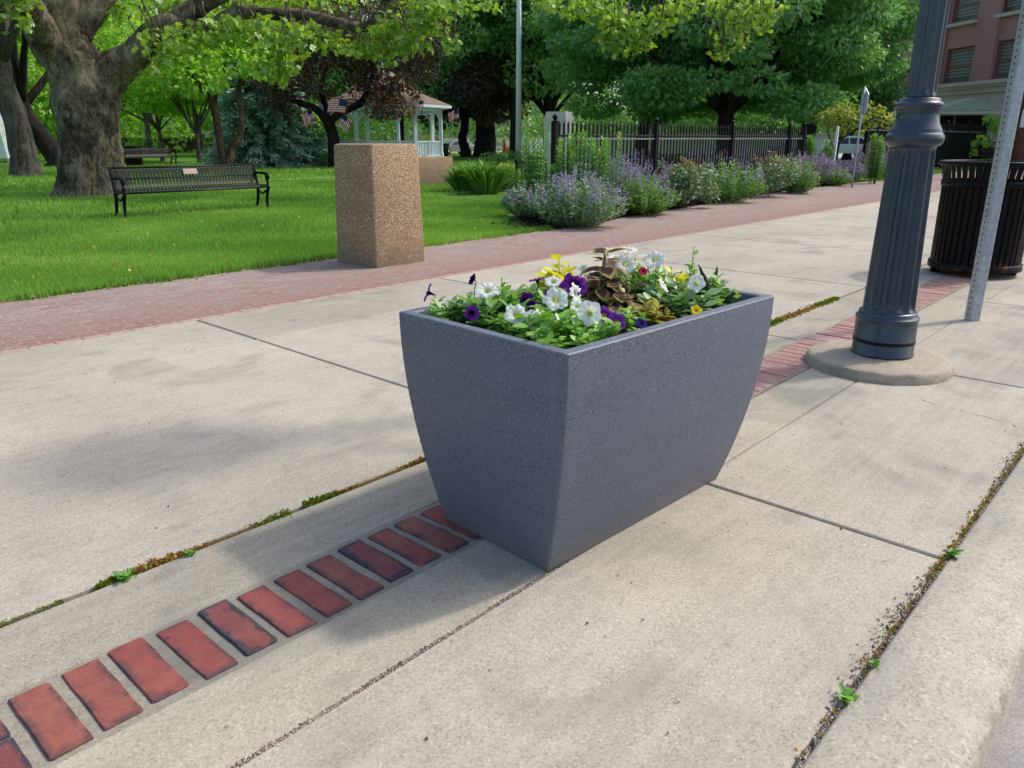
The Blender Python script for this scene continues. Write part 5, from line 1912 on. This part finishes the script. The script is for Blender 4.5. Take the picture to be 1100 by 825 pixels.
for px, py, ty, d, n, lab in ((573, 214, 139, 10.6, 4, 'tallest leafy lily clump at the left end of the bed'), (590, 212, 172, 10.2, 3, 'short leafy lily at the foot of the stone pillar'), (604, 216, 150, 10.0, 3, 'leafy lily before the first fence post'), (622, 214, 144, 10.2, 3, 'tall leafy lily just right of the first fence post'), (636, 214, 152, 10.0, 3, 'leafy lily behind the largest catmint'), (652, 208, 146, 10.8, 2, 'slim leafy lily furthest right of the tall group'),
                          (867, 190, 147, 19.5, 3, 'leafy lily by the last fence post'), (886, 190, 152, 20, 3, 'leafy lily beside the sapling'), (938, 190, 146, 20, 4, 'leafy lily left of the lamp collar')):
    lily(px, py, ty, d, lab, n + 4, .19 if d < 15 else .16, .13 if d < 15 else .16)

# day lily tufts and yellow shrubs by the aggregate bench
def tuft(name, px, py, wpx, hpx, mat, label, n=420, cat='day lily', group='day lily tufts behind the aggregate bench'):
    p = at_z(px, py, 0)
    s = math.hypot(p.x, p.y) / FPX
    rr, h = wpx * s / 2, hpx * s
    a = rng.uniform(0, 2 * PI, n)
    q = rng.random(n) ** .5
    lean = rng.uniform(.1, .9, n) * q
    b = np.stack([np.cos(a) * q * rr * .6, np.sin(a) * q * rr * .6, np.full(n, -.02)], 1)
    yd = np.stack([np.cos(a) * lean, np.sin(a) * lean, np.ones(n)], 1)
    nr = np.stack([-np.cos(a), -np.sin(a), lean], 1) + rng.normal(0, .2, (n, 3))
    g = Geo()
    tv = [(-.035, 0, 0), (.035, 0, 0), (.045, .45, .0), (.03, .8, -.10), (0, 1, -.3), (-.03, .8, -.10), (-.045, .45, 0)]
    g.scatter(tv, [(0, 1, 2, 6), (6, 2, 3, 5), (5, 3, 4)], b, yd, nr, h * rng.uniform(.75, 1.25, n), np.clip(rng.normal(.5, .22, n), 0, 1), wid=1.1)
    o = g.build(name, mat)
    o.location = p
    tag(o, label, cat, group)


tuft('day_lily', 500, 205, 36, 24, 'daylily_leaf', 'green day lily tuft in front of the bench block end')
tuft('day_lily', 522, 206, 44, 28, 'daylily_leaf', 'green day lily tuft left of the golden shrub')
tuft('day_lily', 510, 195, 40, 20, 'daylily_leaf', 'green day lily tuft behind the front row of tufts')
tuft('day_lily', 540, 203, 28, 22, 'daylily_leaf', 'small day lily tuft nearest the little railing')
for px, py, w, h, mat, lab in ((543, 197, 28, 18, 'yellow_leaf', 'golden yellow low shrub beside the little railing'), (528, 184, 30, 18, 'daylily_leaf', 'rounded light green shrub behind the golden one'), (548, 182, 30, 18, 'daylily_leaf', 'rounded light green shrub at the foot of the flagpole'),
                               (356, 168, 26, 16, 'dark_leaf', 'dark clipped shrub by the gazebo foot'), (457, 168, 12, 9, 'hedge_leaf', 'small potted bush by the gazebo steps')):
    p = at_z(px, py, 0) if py > 172 else ground_at(px, 30)
    s = math.hypot(p.x, p.y) / FPX
    g = Geo()
    clump(g, (0, 0, h * s * .5), (w * s / 2, w * s / 2, h * s * .55), 900, .075, DIAMOND)
    o = g.build('shrub', mat)
    o.location = p
    tag(o, lab, 'shrub', 'low shrubs around the lawn beds')
sheet('mulch_patch', (11.0, 11.9, 13.2, 14.2), -.016, 'mulch')

# little railing
p = at_z(556, 203)
root = thing('railing', 'short black iron railing beside the golden shrub', 'railing', (p.x, p.y, 0), R(-40))
g = Geo()
for z in (.52, .12):
    g.box((.28, 0, z), (.6, .02, .025))
for k in range(7):
    g.box((-.01 + k * .095, 0, .3), (.016, .016, .47))
g.build('bars', 'black_paint', root)
for x in (-.03, .59):
    g = Geo()
    g.box((x, 0, .28), (.035, .035, .6))
    g.build('post', 'black_paint', root)

# ------------------------------------------------------------------ iron fences
def fence(label, u0, u1, v, posts, h=1.2, group='iron fences along the border', step=.105):
    root = thing('iron_fence', label, 'fence', (u0, v, 0), 0, group)
    L = u1 - u0
    g = Geo()
    n = int(L / step)
    for k in range(n + 1):
        x = L * k / n
        if min(abs(x - (q - u0)) for q in posts) < .05:
            continue
        g.box((x, 0, h / 2), (.024, .022, h - .10))
        z = h - .05
        V = [(x - .009, -.009, z), (x + .009, -.009, z), (x + .009, .009, z), (x - .009, .009, z),
             (x - .018, -.01, z + .035), (x + .018, -.01, z + .035), (x + .018, .01, z + .035), (x - .018, .01, z + .035), (x, 0, z + .10)]
        g.add(V, [(0, 1, 5, 4), (1, 2, 6, 5), (2, 3, 7, 6), (3, 0, 4, 7), (4, 5, 8), (5, 6, 8), (6, 7, 8), (7, 4, 8)])
    g.build('pickets', 'black_paint', root)
    for z in (h - .17, h - .22, .16):
        g = Geo()
        g.box((L / 2, -.002, z), (L, .034, .028), bevel=.003)
        g.build('rail', 'rail_paint' if z == h - .22 else 'black_paint', root)
    for q in posts:
        g = Geo()
        x = q - u0
        g.box((x, 0, (h + .02) / 2), (.085, .085, h + .02), bevel=.004)
        g.lathe([(.05, h + .02), (.055, h + .035), (.02, h + .045), (.03, h + .06), (.042, h + .08), (.04, h + .10), (.02, h + .125), (.004, h + .135)], 12, (x, 0, 0))
        g.build('post', 'black_paint', root)
    return root


fence('long black iron picket fence behind the catmint border', 9.29, 18.35, 7.62, [9.29, 12.05, 14.85, 17.55, 18.35])
fence('darker far stretch of iron picket fence right of the lamp post', 22.5, 35.4, 7.62, [22.5, 23.25, 26.3, 30.2, 33, 35.4], 1.42, step=.075)
# stone pillar
p = ground_at(600, 20.5)
root = thing('stone_pillar', 'pale square stone pillar with a plaque behind the fence corner', 'pillar', (p.x, p.y, 0), R(20))
g = Geo()
rings = [rrect(.30, .30, .01, -.05, 3), rrect(.29, .29, .01, 1.45, 3), rrect(.26, .26, .02, 1.62, 3)]
g.loft(rings)
g.build('shaft', 'pale_stone', root)
g = Geo()
g.box((-.297, 0, 1.0), (.012, .34, .26), bevel=.003)
g.build('plaque', 'white_paint', root)

# flagpole
p = at_z(557, 178)
root = thing('flagpole', 'tall pale grey flagpole rising out of the frame', 'flagpole', (p.x, p.y, 0))
g = Geo()
D = math.hypot(p.x, p.y)
g.tube([(0, 0, 0), (0, 0, 4), (0, 0, 9)], [3.3 * D / FPX, 2.5 * D / FPX, 1.7 * D / FPX], 14)
g.build('pole', 'pole_paint', root)
g = Geo()
g.lathe([(.2, 0), (.2, .06), (.13, .08), (.12, .14)], 20)
g.build('base', 'pole_paint', root)
p2 = at_d(564, 178, D - 1)
root = thing('white_post', 'slim white post standing just right of the flagpole', 'post', (p2.x, p2.y, 0))
g = Geo()
g.box((0, 0, .55), (.13, .13, 1.1), bevel=.01)
g.build('post_body', 'white_paint', root)
g = Geo()
g.lathe([(.09, 1.1), (.09, 1.12), (.01, 1.17)], 4)
g.build('post_cap', 'white_paint', root)

# street sign and stake by the sapling
p = at_z(915, 201)
D = math.hypot(p.x, p.y)
root = thing('street_sign', 'narrow pale street sign on a thin pole in the border', 'street sign', (p.x, p.y, 0), R(-12))
g = Geo()
g.tube([(0, 0, -.05), (0, 0, 1.0), (0, 0, 2.0)], .022, 8)
g.build('pole', 'galvanised', root)
g = Geo()
zb, zt = at_d(924, 121, D).z, at_d(924, 95, D).z
w = .13
pts = [(-w, zb + .05), (-w * .5, zb - .02), (w * .5, zb - .02), (w, zb + .05), (w, zt - .12), (0, zt), (-w, zt - .12)]
V = [(x, -.03, z) for x, z in pts] + [(x, -.042, z) for x, z in pts]
m = len(pts)
g.add(V, [tuple(range(m)), tuple(range(2 * m - 1, m - 1, -1))] + [(i, m + i, m + (i + 1) % m, (i + 1) % m) for i in range(m)])
o = g.build('sign_plate', 'sign_back', root)
o.rotation_euler = (0, 0, R(62))
p = at_d(893.5, 190, 20)
o = None
root = thing('white_stake', 'short white stake beside the sapling', 'stake', (p.x, p.y, 0))
g = Geo()
zt = at_d(893.5, 137, 20).z
g.box((0, 0, zt / 2), (.052, .052, zt), bevel=.006)
g.build('shaft', 'white_paint', root)
g = Geo()
g.lathe([(.036, zt), (.036, zt + .01), (.005, zt + .03)], 4)
g.build('cap', 'white_paint', root)

# ------------------------------------------------------------------ gazebo
gc = ground_at(413, 32.5)
view = math.atan2(gc.y, gc.x)
root = thing('gazebo', 'octagonal pale blue gazebo with a brown shingled roof', 'gazebo', (gc.x, gc.y, 0), view)
RG = 2.28
ang = [R(-(-75 + 45 * k)) + PI for k in range(8)]         # angle about the centre, seen from the walk
oct_pts = [(RG * math.cos(a), RG * math.sin(a)) for a in ang]


def octo(r, z):
    return [(r * math.cos(a), r * math.sin(a), z) for a in sorted(x % (2 * PI) for x in ang)]


g = Geo()
g.loft([octo(RG + .15, 0), octo(RG + .15, .22)])
g.build('floor', 'gazebo_paint', root)
for x, y in oct_pts:
    g = Geo()
    g.box((x, y, 1.2), (.13, .13, 1.98), rot=math.atan2(y, x), bevel=.008)
    g.box((x, y, .32), (.17, .17, .2), rot=math.atan2(y, x))
    g.box((x, y, 1.85), (.16, .16, .05), rot=math.atan2(y, x))
    g.build('post', 'gazebo_paint', root)
for k in range(8):
    a, b = oct_pts[k], oct_pts[(k + 1) % 8]
    mid = ((a[0] + b[0]) / 2, (a[1] + b[1]) / 2)
    L = math.dist(a, b)
    rz = math.atan2(b[1] - a[1], b[0] - a[0])
    g = Geo()
    g.box((mid[0], mid[1], 2.10), (L - .13, .06, .08), rz)
    g.box((mid[0], mid[1], 1.93), (L - .13, .05, .045), rz)
    for q in range(11):
        t_ = (q + .5) / 11
        g.box((a[0] + (b[0] - a[0]) * t_, a[1] + (b[1] - a[1]) * t_, 2.01), (.03, .03, .12), rz)
    for e, s_ in ((a, 1), (b, -1)):
        dx, dy = (b[0] - a[0]) / L * s_, (b[1] - a[1]) / L * s_
        g.tube(bend((e[0] + dx * .06, e[1] + dy * .06, 1.55), (e[0] + dx * .42, e[1] + dy * .42, 1.92), (-dx * .06, -dy * .06, .06), 6), .022, 6)
    g.build('frieze', 'gazebo_paint', root)
    if k != 3:
        g = Geo()
        g.box((mid[0], mid[1], .86), (L - .13, .07, .05), rz)
        g.box((mid[0], mid[1], .34), (L - .13, .05, .04), rz)
        for q in range(15):
            t_ = (q + .5) / 15
            g.box((a[0] + (b[0] - a[0]) * t_, a[1] + (b[1] - a[1]) * t_, .6), (.03, .03, .48), rz)
        g.build('railing', 'gazebo_paint', root)
    else:
        st = Geo()
        out = Vector((mid[0], mid[1], 0)).normalized()
        for q in range(2):
            c = Vector((mid[0], mid[1], 0)) + out * (.28 + q * .3)
            st.box((c.x, c.y, (.15 - .075 * q) / 2), (L * .6, .3, .15 - .075 * q), rz)
        st.build('steps', 'gazebo_paint', root)
        for s_ in (-1, 1):
            h = Geo()
            side = Vector((math.cos(rz), math.sin(rz), 0)) * s_ * L * .36
            c0 = Vector((mid[0], mid[1], .88)) + side
            c1 = c0 + out * .8 + Vector((0, 0, -.35))
            h.tube([c0, (c0 + c1) / 2, c1], .03, 6)
            for q in range(5):
                cc = c0 + (c1 - c0) * (q / 4)
                h.tube([cc, cc + Vector((0, 0, -.3)), cc + Vector((0, 0, -.5))], .014, 6)
            h.box((c1.x, c1.y, .26), (.09, .09, .55))
            h.build('handrail', 'gazebo_paint', root)
g = Geo()
rings = [octo(RG + .42, 2.16), octo(RG + .44, 2.20), octo(1.6, 2.62), octo(.75, 3.2), octo(.12, 3.62)]
g.loft(rings)
rf = g.build('roof', 'shingle', root)
g = Geo()
g.loft([octo(RG + .40, 2.09), octo(RG + .46, 2.09), octo(RG + .46, 2.185), octo(RG + .40, 2.185)])
g.build('fascia', 'gazebo_paint', root)
g = Geo()
g.lathe([(.13, 3.60), (.1, 3.72), (.04, 3.76), (.05, 3.82), (.005, 3.95)], 10)
g.build('finial', 'gazebo_paint', root)


def flag(px, py, d, w, h, label, rz=0.0, tilt=0.0, droop=.3):
    c = at_d(px, py, d)
    root = thing('flag', label, 'flag', c, view + PI / 2 + rz, 'flags hung on the gazebo')
    g = Geo()
    nx, ny = 14, 13
    V = []
    for i in range(nx + 1):
        for j in range(ny + 1):
            x = -w / 2 + w * i / nx
            z = -h / 2 + h * j / ny
            V.append((x * math.cos(tilt) - z * math.sin(tilt), .05 * math.sin(i * .8 + j * .2) - .02, x * math.sin(tilt) + z * math.cos(tilt) - droop * h * (i / nx) ** 2))
    for i in range(nx):
        for j in range(ny):
            m = 2 if (i < 6 and j >= 6) else (0 if j % 2 == 0 else 1)
            a = i * (ny + 1) + j
            g.add([V[a], V[a + ny + 1], V[a + ny + 2], V[a + 1]], [(0, 1, 2, 3)], mat=m)
    g.build('cloth', ['flag_red', 'flag_white', 'flag_blue'], root)
    g = Geo()
    e0 = Vector(V[0]) + Vector((-.03, 0, -.25))
    e1 = Vector(V[ny]) + Vector((-.03, 0, .06))
    g.tube([e0, (e0 + e1) / 2, e1], .012, 6)
    g.build('staff', 'rust_pole', root)


flag(362, 112, 28.9, .62, .46, 'striped flag with starred blue corner, hung before the left gazebo roof', 0, R(14))
flag(331, 124, 28.9, .34, .34, 'small striped flag far left of the gazebo', .4, R(-30), .5)
flag(371, 131, 28.9, .34, .42, 'small striped flag hanging below the largest flag', .2, R(-55), .2)
flag(449, 110, 29.8, .36, .30, 'striped flag with its blue corner folded over the right gazebo eave', .5, R(25))
flag(487, 123, 31.5, .40, .32, 'faded striped flag right of the gazebo', .3, R(-12))

# ------------------------------------------------------------------ brick building at the right
fdir = Vector((math.cos(HEAD + R(9.8)), math.sin(HEAD + R(9.8)), 0))
B0 = ground_at(1040, 44)
fn = Vector((fdir.y, -fdir.x, 0))
if fn.dot(Vector((-B0.x, -B0.y, 0))) < 0:
    fn = -fn
root = thing('brick_building', 'red brick building with tan stone base at the right edge', 'building', B0, math.atan2(fdir.y, fdir.x))
# local x along the facade (away to the left), local y into the building or out of it
sy = 1 if Vector((-fdir.y, fdir.x, 0)).dot(fn) > 0 else -1      # local +y is towards the viewer when sy = 1


def fac(px, py):
    """facade coordinates (along, height) of a sight line"""
    r = _ray(px, py)
    den = r.dot(fn)
    t_ = B0.dot(fn) / den
    q = Vector((r.x * t_, r.y * t_, EYE + r.z * t_))
    return ((q - B0).dot(fdir), q.z)


wins = []
for corners in (((1028, -12), (1050, 21)), ((1018.5, 53), (1041, 88)), ((1081, -22), (1103, 10)), ((1073, 44), (1096, 83)), ((985, 3), (1003, 33)), ((1122, -40), (1146, 2)), ((1116, 38), (1140, 78)), ((1028, -80), (1052, -38))):
    a, z1 = fac(*corners[0])
    b, z0_ = fac(*corners[1])
    wins.append((min(a, b), max(a, b), min(z0_, z1), max(z0_, z1)))
zc = fac(1040, 91)[1]
X0, X1, ZT = -14.0, fac(968, 60)[0], 8.9
g = Geo()
xsb = sorted({X0, X1} | {w[0] for w in wins} | {w[1] for w in wins})
zsb = sorted({zc, ZT} | {w[2] for w in wins if w[2] > zc} | {w[3] for w in wins})
uvs = []
for i in range(len(xsb) - 1):
    for j in range(len(zsb) - 1):
        cx_, cz_ = (xsb[i] + xsb[i + 1]) / 2, (zsb[j] + zsb[j + 1]) / 2
        if any(w[0] < cx_ < w[1] and w[2] < cz_ < w[3] for w in wins):
            continue
        q = [(xsb[i], 0, zsb[j]), (xsb[i + 1], 0, zsb[j]), (xsb[i + 1], 0, zsb[j + 1]), (xsb[i], 0, zsb[j + 1])]
        g.add(q, [(0, 1, 2, 3)])
        uvs += [(x, z) for x, y, z in q]
for x in (X0, X1):
    q = [(x, 0, zc), (x, -sy * 12, zc), (x, -sy * 12, ZT), (x, 0, ZT)]
    g.add(q, [(0, 1, 2, 3)])
    uvs += [(y, z) for _, y, z in q]
g.add([(X0, 0, ZT), (X1, 0, ZT), (X1, -sy * 12, ZT), (X0, -sy * 12, ZT)], [(0, 1, 2, 3)])
uvs += [(0, 0), (1, 0), (1, 1), (0, 1)]
# pilasters
for px in (1062, 1008, 1115):
    xa = fac(px, 60)[0]
    q = []
    w_, o_ = .42, .16
    for a, b in (((xa - w_, .001), (xa - w_, o_)), ((xa - w_, o_), (xa + w_, o_)), ((xa + w_, o_), (xa + w_, .001))):
        qq = [(a[0], sy * a[1], zc), (b[0], sy * b[1], zc), (b[0], sy * b[1], ZT), (a[0], sy * a[1], ZT)]
        g.add(qq, [(0, 1, 2, 3)])
        uvs += [(x + y, z) for x, y, z in qq]
wall = g.build('wall', 'building_brick', root)
uvl = wall.data.uv_layers.new(name='UVMap')
for poly in wall.data.polygons:
    for li in poly.loop_indices:
        uvl.data[li].uv = uvs[wall.data.loops[li].vertex_index]
g = Geo()
g.box(((X0 + X1) / 2, -sy * 5.94, zc / 2), (X1 - X0, 12.2, zc - .002))
g.build('stone_base', 'tan_stone', root)
g = Geo()
g.box(((X0 + X1) / 2, sy * .12, zc + .02), (X1 - X0, .5, .16))
g.box(((X0 + X1) / 2, sy * .08, zc - .12), (X1 - X0, .36, .11))
g.box(((X0 + X1) / 2, sy * .24, zc - .38), (X1 - X0, .1, .06))
g.build('cornice', 'tan_stone', root)
for (a, b, z0_, z1) in wins:
    fr_ = Geo()
    d = -sy * .16
    for c, s_ in (((a + .05, d, (z0_ + z1) / 2), (.1, .12, z1 - z0_)), ((b - .05, d, (z0_ + z1) / 2), (.1, .12, z1 - z0_)), (((a + b) / 2, d, z1 - .05), (b - a - .2, .12, .1)), (((a + b) / 2, d, z0_ + .06), (b - a - .2, .12, .1)), (((a + b) / 2, d, (z0_ + z1) / 2), (b - a - .2, .1, .07))):
        fr_.box(c, s_)
    # reveals
    for q in ([(a, 0, z0_), (a, 2 * d, z0_), (a, 2 * d, z1), (a, 0, z1)], [(b, 0, z0_), (b, 2 * d, z0_), (b, 2 * d, z1), (b, 0, z1)], [(a, 0, z1), (a, 2 * d, z1), (b, 2 * d, z1), (b, 0, z1)]):
        fr_.add(q, [(0, 1, 2, 3)])
    wf = fr_.build('window', 'window_frame', root)
    pn = Geo()
    pn.box(((a + b) / 2, d * 1.2, (z0_ + z1) / 2), (b - a - .16, .02, z1 - z0_ - .16), mat=0)
    nb = 9
    for k in range(nb):
        zz_ = z1 - .12 - (z1 - z0_ - .3) * k / nb
        pn.box(((a + b) / 2, d * .98, zz_), (b - a - .22, .012, (z1 - z0_) / nb * .55), mat=1)
    pn.build('pane', ['window_glass', 'window_blind'], wf)
    sl_ = Geo()
    sl_.box(((a + b) / 2, sy * .06, z0_ - .07), (b - a + .2, .3, .14))
    sl_.build('sill', 'pale_sill', wf)

# porch before the building
pc = ground_at(1024, 39)
root = thing('porch', 'small green gabled porch roof over a dark doorway', 'porch', (pc.x, pc.y, 0), HEAD - PI / 2 - R(14))
zr0, zr1 = at_d(1050, 119, 39).z, at_d(1016, 106, 39).z
g = Geo()
hw_ = 1.2
for s_ in (-1, 1):
    pass
V = [(-hw_, -1 * .9, zr0), (hw_, -1 * .9, zr0), (.25, -1 * .9, zr1), (-hw_, 1 * 1.2, zr0), (hw_, 1 * 1.2, zr0), (.25, 1 * 1.2, zr1)]
g.add(V, [(0, 1, 2), (0, 2, 5, 3), (1, 4, 5, 2), (3, 5, 4)])
g.build('roof', 'green_trim', root)
g = Geo()
g.box((0, -1 * .1, zr0 - .09), (2 * hw_ + .3, 2.1, .14))
g.build('eave', 'pale_sill', root)
for x in (-hw_ + .2, hw_ - .25):
    g = Geo()
    g.box((x, -1 * .85, (zr0 - .16) / 2), (.26, .26, zr0 - .16))
    g.build('post', 'green_trim', root)
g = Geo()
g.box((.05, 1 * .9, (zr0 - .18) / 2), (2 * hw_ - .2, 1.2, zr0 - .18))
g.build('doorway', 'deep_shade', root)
g = Geo()
g.box((0, 1 * .28, (zr0 - .18) / 2), (.05, .05, zr0 - .2))
g.build('door_frame', 'green_trim', root)

# green tree by the building, utility pole
p = ground_at(1062, 37)
tree('small_tree', 'light green small tree in front of the tan stone base', p, .5, .06, (0, 0, 1.05), (.75, .75, .85), 12, .4, 150, .14, 'bright_leaf', 'grey_bark', cat='tree')
p = ground_at(1040, 35)
tree('small_tree', 'thin light green shrub tree left of the porch post', p, .4, .03, (0, 0, .95), (.4, .4, .5), 6, .26, 70, .12, 'bright_leaf', 'grey_bark', cat='tree')
p = ground_at(1099, 31)
root = thing('utility_pole', 'reddish brown pole at the right edge with a pale meter box', 'pole', p)
g = Geo()
g.tube([(0, 0, 0), (0, 0, 3), (0, 0, 8)], [.24, .23, .2], 12)
g.build('shaft', 'rust_pole', root)
g = Geo()
zz_ = at_d(1099, 128, 31).z
tc_ = -Vector((p.x, p.y, 0)).normalized()
g.box((tc_.x * .3 + .0, tc_.y * .3, zz_), (.34, .34, .55), math.atan2(tc_.y, tc_.x), bevel=.03)
g.build('meter_box', 'sign_back', root)
p = ground_at(1076, 24)
root = thing('signal_post', 'thin post with a dark box, half hidden behind the sign post', 'signal', p)
g = Geo()
g.tube([(0, 0, 0), (0, 0, 1.5), (0, 0, 3.6)], .035, 8)
o = g.build('shaft', 'dark_cap', root)
o.location = Vector((math.sin(HEAD), -math.cos(HEAD), 0)) * .2
g = Geo()
za, zb_ = at_d(1076, 84, 24).z, at_d(1076, 108, 24).z
g.box((0, 0, (za + zb_) / 2), (.17, .12, za - zb_), HEAD, bevel=.015)
g.build('signal_box', 'dark_cap', root)

# ------------------------------------------------------------------ cars
def make_car(loc, rz, label, paint, scale=1.0):
    root = thing('parked_car', label, 'car', loc, rz, 'cars parked beyond the park')
    root.scale = (scale,) * 3
    side = [(-2.0, .32), (-2.05, .55), (-1.98, .78), (-1.15, .92), (-.42, 1.38), (.2, 1.50), (1.0, 1.47), (1.72, 1.12), (1.98, .95), (2.02, .6), (1.98, .34)]
    q = smooth_path([(x, 0, z) for x, z in side], 3)
    g = Geo()
    n = len(q)
    rings = []
    for yy, k in ((-.84, .0), (-.86, .35), (-.80, .75), (-.66, 1.0), (.66, 1.0), (.80, .75), (.86, .35), (.84, 0)):
        pass
    ys = [-.80, -.86, -.86, -.70, .70, .86, .86, .80]
    V = []
    for (x, _, z) in q:
        ins = .20 * max(0, (z - .9) / .6)
        row = [(x, -.86 + ins, z), (x, -.72 + ins, z + .02), (x, .72 - ins, z + .02), (x, .86 - ins, z)]
        V += row
    F = []
    for i in range(n - 1):
        for j in range(3):
            F.append((i * 4 + j, (i + 1) * 4 + j, (i + 1) * 4 + j + 1, i * 4 + j + 1))
    F.append(tuple(i * 4 for i in range(n)))
    F.append(tuple(i * 4 + 3 for i in range(n - 1, -1, -1)))
    F.append((0, 3, (n - 1) * 4 + 3, (n - 1) * 4))
    g.add(V, F, smooth=False)
    g.build('body', paint, root)
    for sgn in (-1, 1):
        for pts in ([(-.86, .97), (-.36, 1.33), (.10, 1.40), (.10, .97)], [(.18, .97), (.18, 1.40), (.92, 1.38), (1.42, 1.10), (1.3, .97)]):
            g = Geo()
            V = [(x, sgn * (.868 - .2 * max(0, (z - .9) / .6)), z) for x, z in pts]
            g.add(V, [tuple(range(len(V)))])
            g.build('side_window', 'dark_glass', root)
        for x in (-1.28, 1.25):
            w = Geo()
            M = Matrix.Translation((x, sgn * .80, .32)) @ Matrix.Rotation(PI / 2, 4, 'X')
            w2 = Geo()
            w2.lathe([(.2, -.1), (.31, -.09), (.325, -.06), (.325, .06), (.31, .09), (.2, .1)], 20)
            o = w2.build('wheel', 'tyre_rubber', root)
            o.matrix_basis = M
            w3 = Geo()
            w3.lathe([(.19, -.105), (.19, .105)], 16)
            w3.build('rim', 'rim_metal', o)
        g = Geo()
        g.box((-1.97, sgn * .6, .7), (.14, .3, .13), bevel=.03)
        g.build('headlight', 'clear_lamp', root)
        g = Geo()
        g.box((1.97, sgn * .68, .86), (.12, .2, .18), bevel=.03)
        g.build('tail_light', 'red_lamp', root)
    g = Geo()
    g.add([(-1.10, -.70, .955), (-1.10, .70, .955), (-.44, .55, 1.395), (-.44, -.55, 1.395)], [(0, 1, 2, 3)])
    g.build('windscreen', 'dark_glass', root)
    return root


p = at_d(905, 169.5, 38)
rtv = Vector((math.sin(HEAD), -math.cos(HEAD), 0))
make_car((p.x, p.y, p.z), HEAD - PI / 2 - R(8), 'white hatchback parked beyond the sapling', 'car_white', .60)
p = ground_at(488, 52)
make_car((p.x, p.y, -.05), HEAD - PI / 2 + R(35), 'pale silver car behind the gazebo steps', 'car_grey', .62)
p = ground_at(1062, 52)
make_car((p.x, p.y, -.3), HEAD - PI / 2 + R(20), 'white car glimpsed right of the far fence end', 'car_white', .75)

# ------------------------------------------------------------------ far odds and ends
p = ground_at(170, 66)
root = thing('low_building', 'long low dark red brick building across the lawn', 'building', (p.x, p.y, 0), HEAD - PI / 2 + R(4))
g = Geo()
g.box((0, 2, .35), (9, 4, 1.1))
g.build('wall', 'far_brick', root)
g = Geo()
g.box((0, 2, .955), (9.4, 4.4, .1))
g.build('roof', 'shingle', root)
for k in range(7):
    g = Geo()
    g.box((-2.6 + k * .42, -.02, .42), (.36, .06, .5))
    w = g.build('window', 'window_glass', root)
    g = Geo()
    g.box((-2.6 + k * .42, -.05, .69), (.38, .04, .05))
    g.box((-2.41 + k * .42, -.05, .42), (.04, .04, .5))
    g.build('frame', 'white_paint', w)

p = ground_at(2, 42)
root = thing('white_canopy', 'white cloth canopy at the far left edge behind the grey trunk', 'canopy', p, HEAD - PI / 2)
g = Geo()
g.loft([[(-1.4, -.7, .15), (.55, -.7, .15), (.55, .8, .15), (-1.4, .8, .15)], [(-1.3, -.6, 1.6), (.30, -.6, 1.95), (.30, .7, 1.95), (-1.3, .7, 1.6)], [(-1.2, -.3, 2.3), (.12, -.3, 2.3), (.12, .3, 2.3), (-1.2, .3, 2.3)]])
g.build('cloth', 'tent_cloth', root)
for x in (-1.3, .5):
    for y in (-.65, .75):
        g = Geo()
        g.box((x, y, .06), (.06, .06, .3))
        g.build('leg', 'galvanised', root)

p = ground_at(752, 37)
root = thing('stone_wall', 'pale low wall seen through the fence pickets', 'wall', p, HEAD - PI / 2 - R(10))
g = Geo()
g.box((0, 0, .5), (11.6, .3, 1.2))
g.build('wall_body', 'pale_wall', root)
g = Geo()
g.box((0, 0, 1.14), (11.7, .42, .09))
g.build('coping', 'pale_stone', root)
p = ground_at(530, 70)
root = thing('garden_wall', 'white low wall beyond the street behind the dark weeping tree', 'wall', p, HEAD - PI / 2)
g = Geo()
g.box((0, 0, .45), (8.6, .3, .95))
g.build('wall_body', 'white_paint', root)
g = Geo()
g.box((0, 0, .96), (8.8, .42, .08))
g.build('coping', 'pale_stone', root)
for px, d, w, h, lab in ((690, 24, 2.1, .55, 'clipped green hedge behind the fence left of its second post'), (742, 25, 2.0, .55, 'clipped green hedge behind the fence right of its second post')):
    p = ground_at(px, d)
    g = Geo()
    for k in range(5):
        clump(g, (math.sin(HEAD) * (k - 2) * .4, -math.cos(HEAD) * (k - 2) * .4, h * .45), (.34, .34, h * .5), 420, .075, DIAMOND)
    o = g.build('hedge', 'hedge_leaf')
    o.location = p
    tag(o, lab, 'hedge', 'hedges behind the fence')

# play frame and cone far away
p = ground_at(467, 58)
root = thing('play_frame', 'yellow and orange play frame behind the gazebo', 'play frame', p, HEAD - PI / 2)
g = Geo()
for x in (-.55, -.1):
    for y in (-.2, .25):
        g.box((x, y, .6), (.07, .07, 1.2))
g.box((-.33, .02, 1.05), (.6, .55, .35))
g.build('tower', 'yellow_plastic', root)
g = Geo()
g.loft([[(-.05, -.25, .85), (.5, -.25, .85), (.5, .3, .85), (-.05, .3, .85)], [(.0, -.2, 1.0), (.4, -.2, 1.05), (.4, .25, 1.05), (.0, .25, 1.0)]])
g.tube(bend((.2, 0, .8), (.75, -.4, .25), (.1, 0, -.1), 7), .2, 8)
g.build('slide', 'orange_plastic', root)
p = ground_at(542.5, 55)
root = thing('traffic_cone', 'small red orange traffic cone by the far street', 'traffic cone', p)
g = Geo()
g.box((0, 0, .03), (.5, .5, .06), bevel=.01)
g.build('base', 'red_plastic', root)
g = Geo()
g.lathe([(.19, .06), (.05, .78), (.03, .8)], 16)
g.build('cone', 'red_plastic', root)
p = ground_at(476, 36)
root = thing('litter_basket', 'black metal litter basket by the gazebo steps', 'litter basket', p)
g = Geo()
g.lathe([(.2, 0), (.24, .5), (.26, .72), (.22, .74)], 18)
g.build('basket', 'black_paint', root)
g = Geo()
g.lathe([(.25, .70), (.28, .71), (.28, .75), (.25, .76)], 18)
g.build('rim', 'black_paint', root)
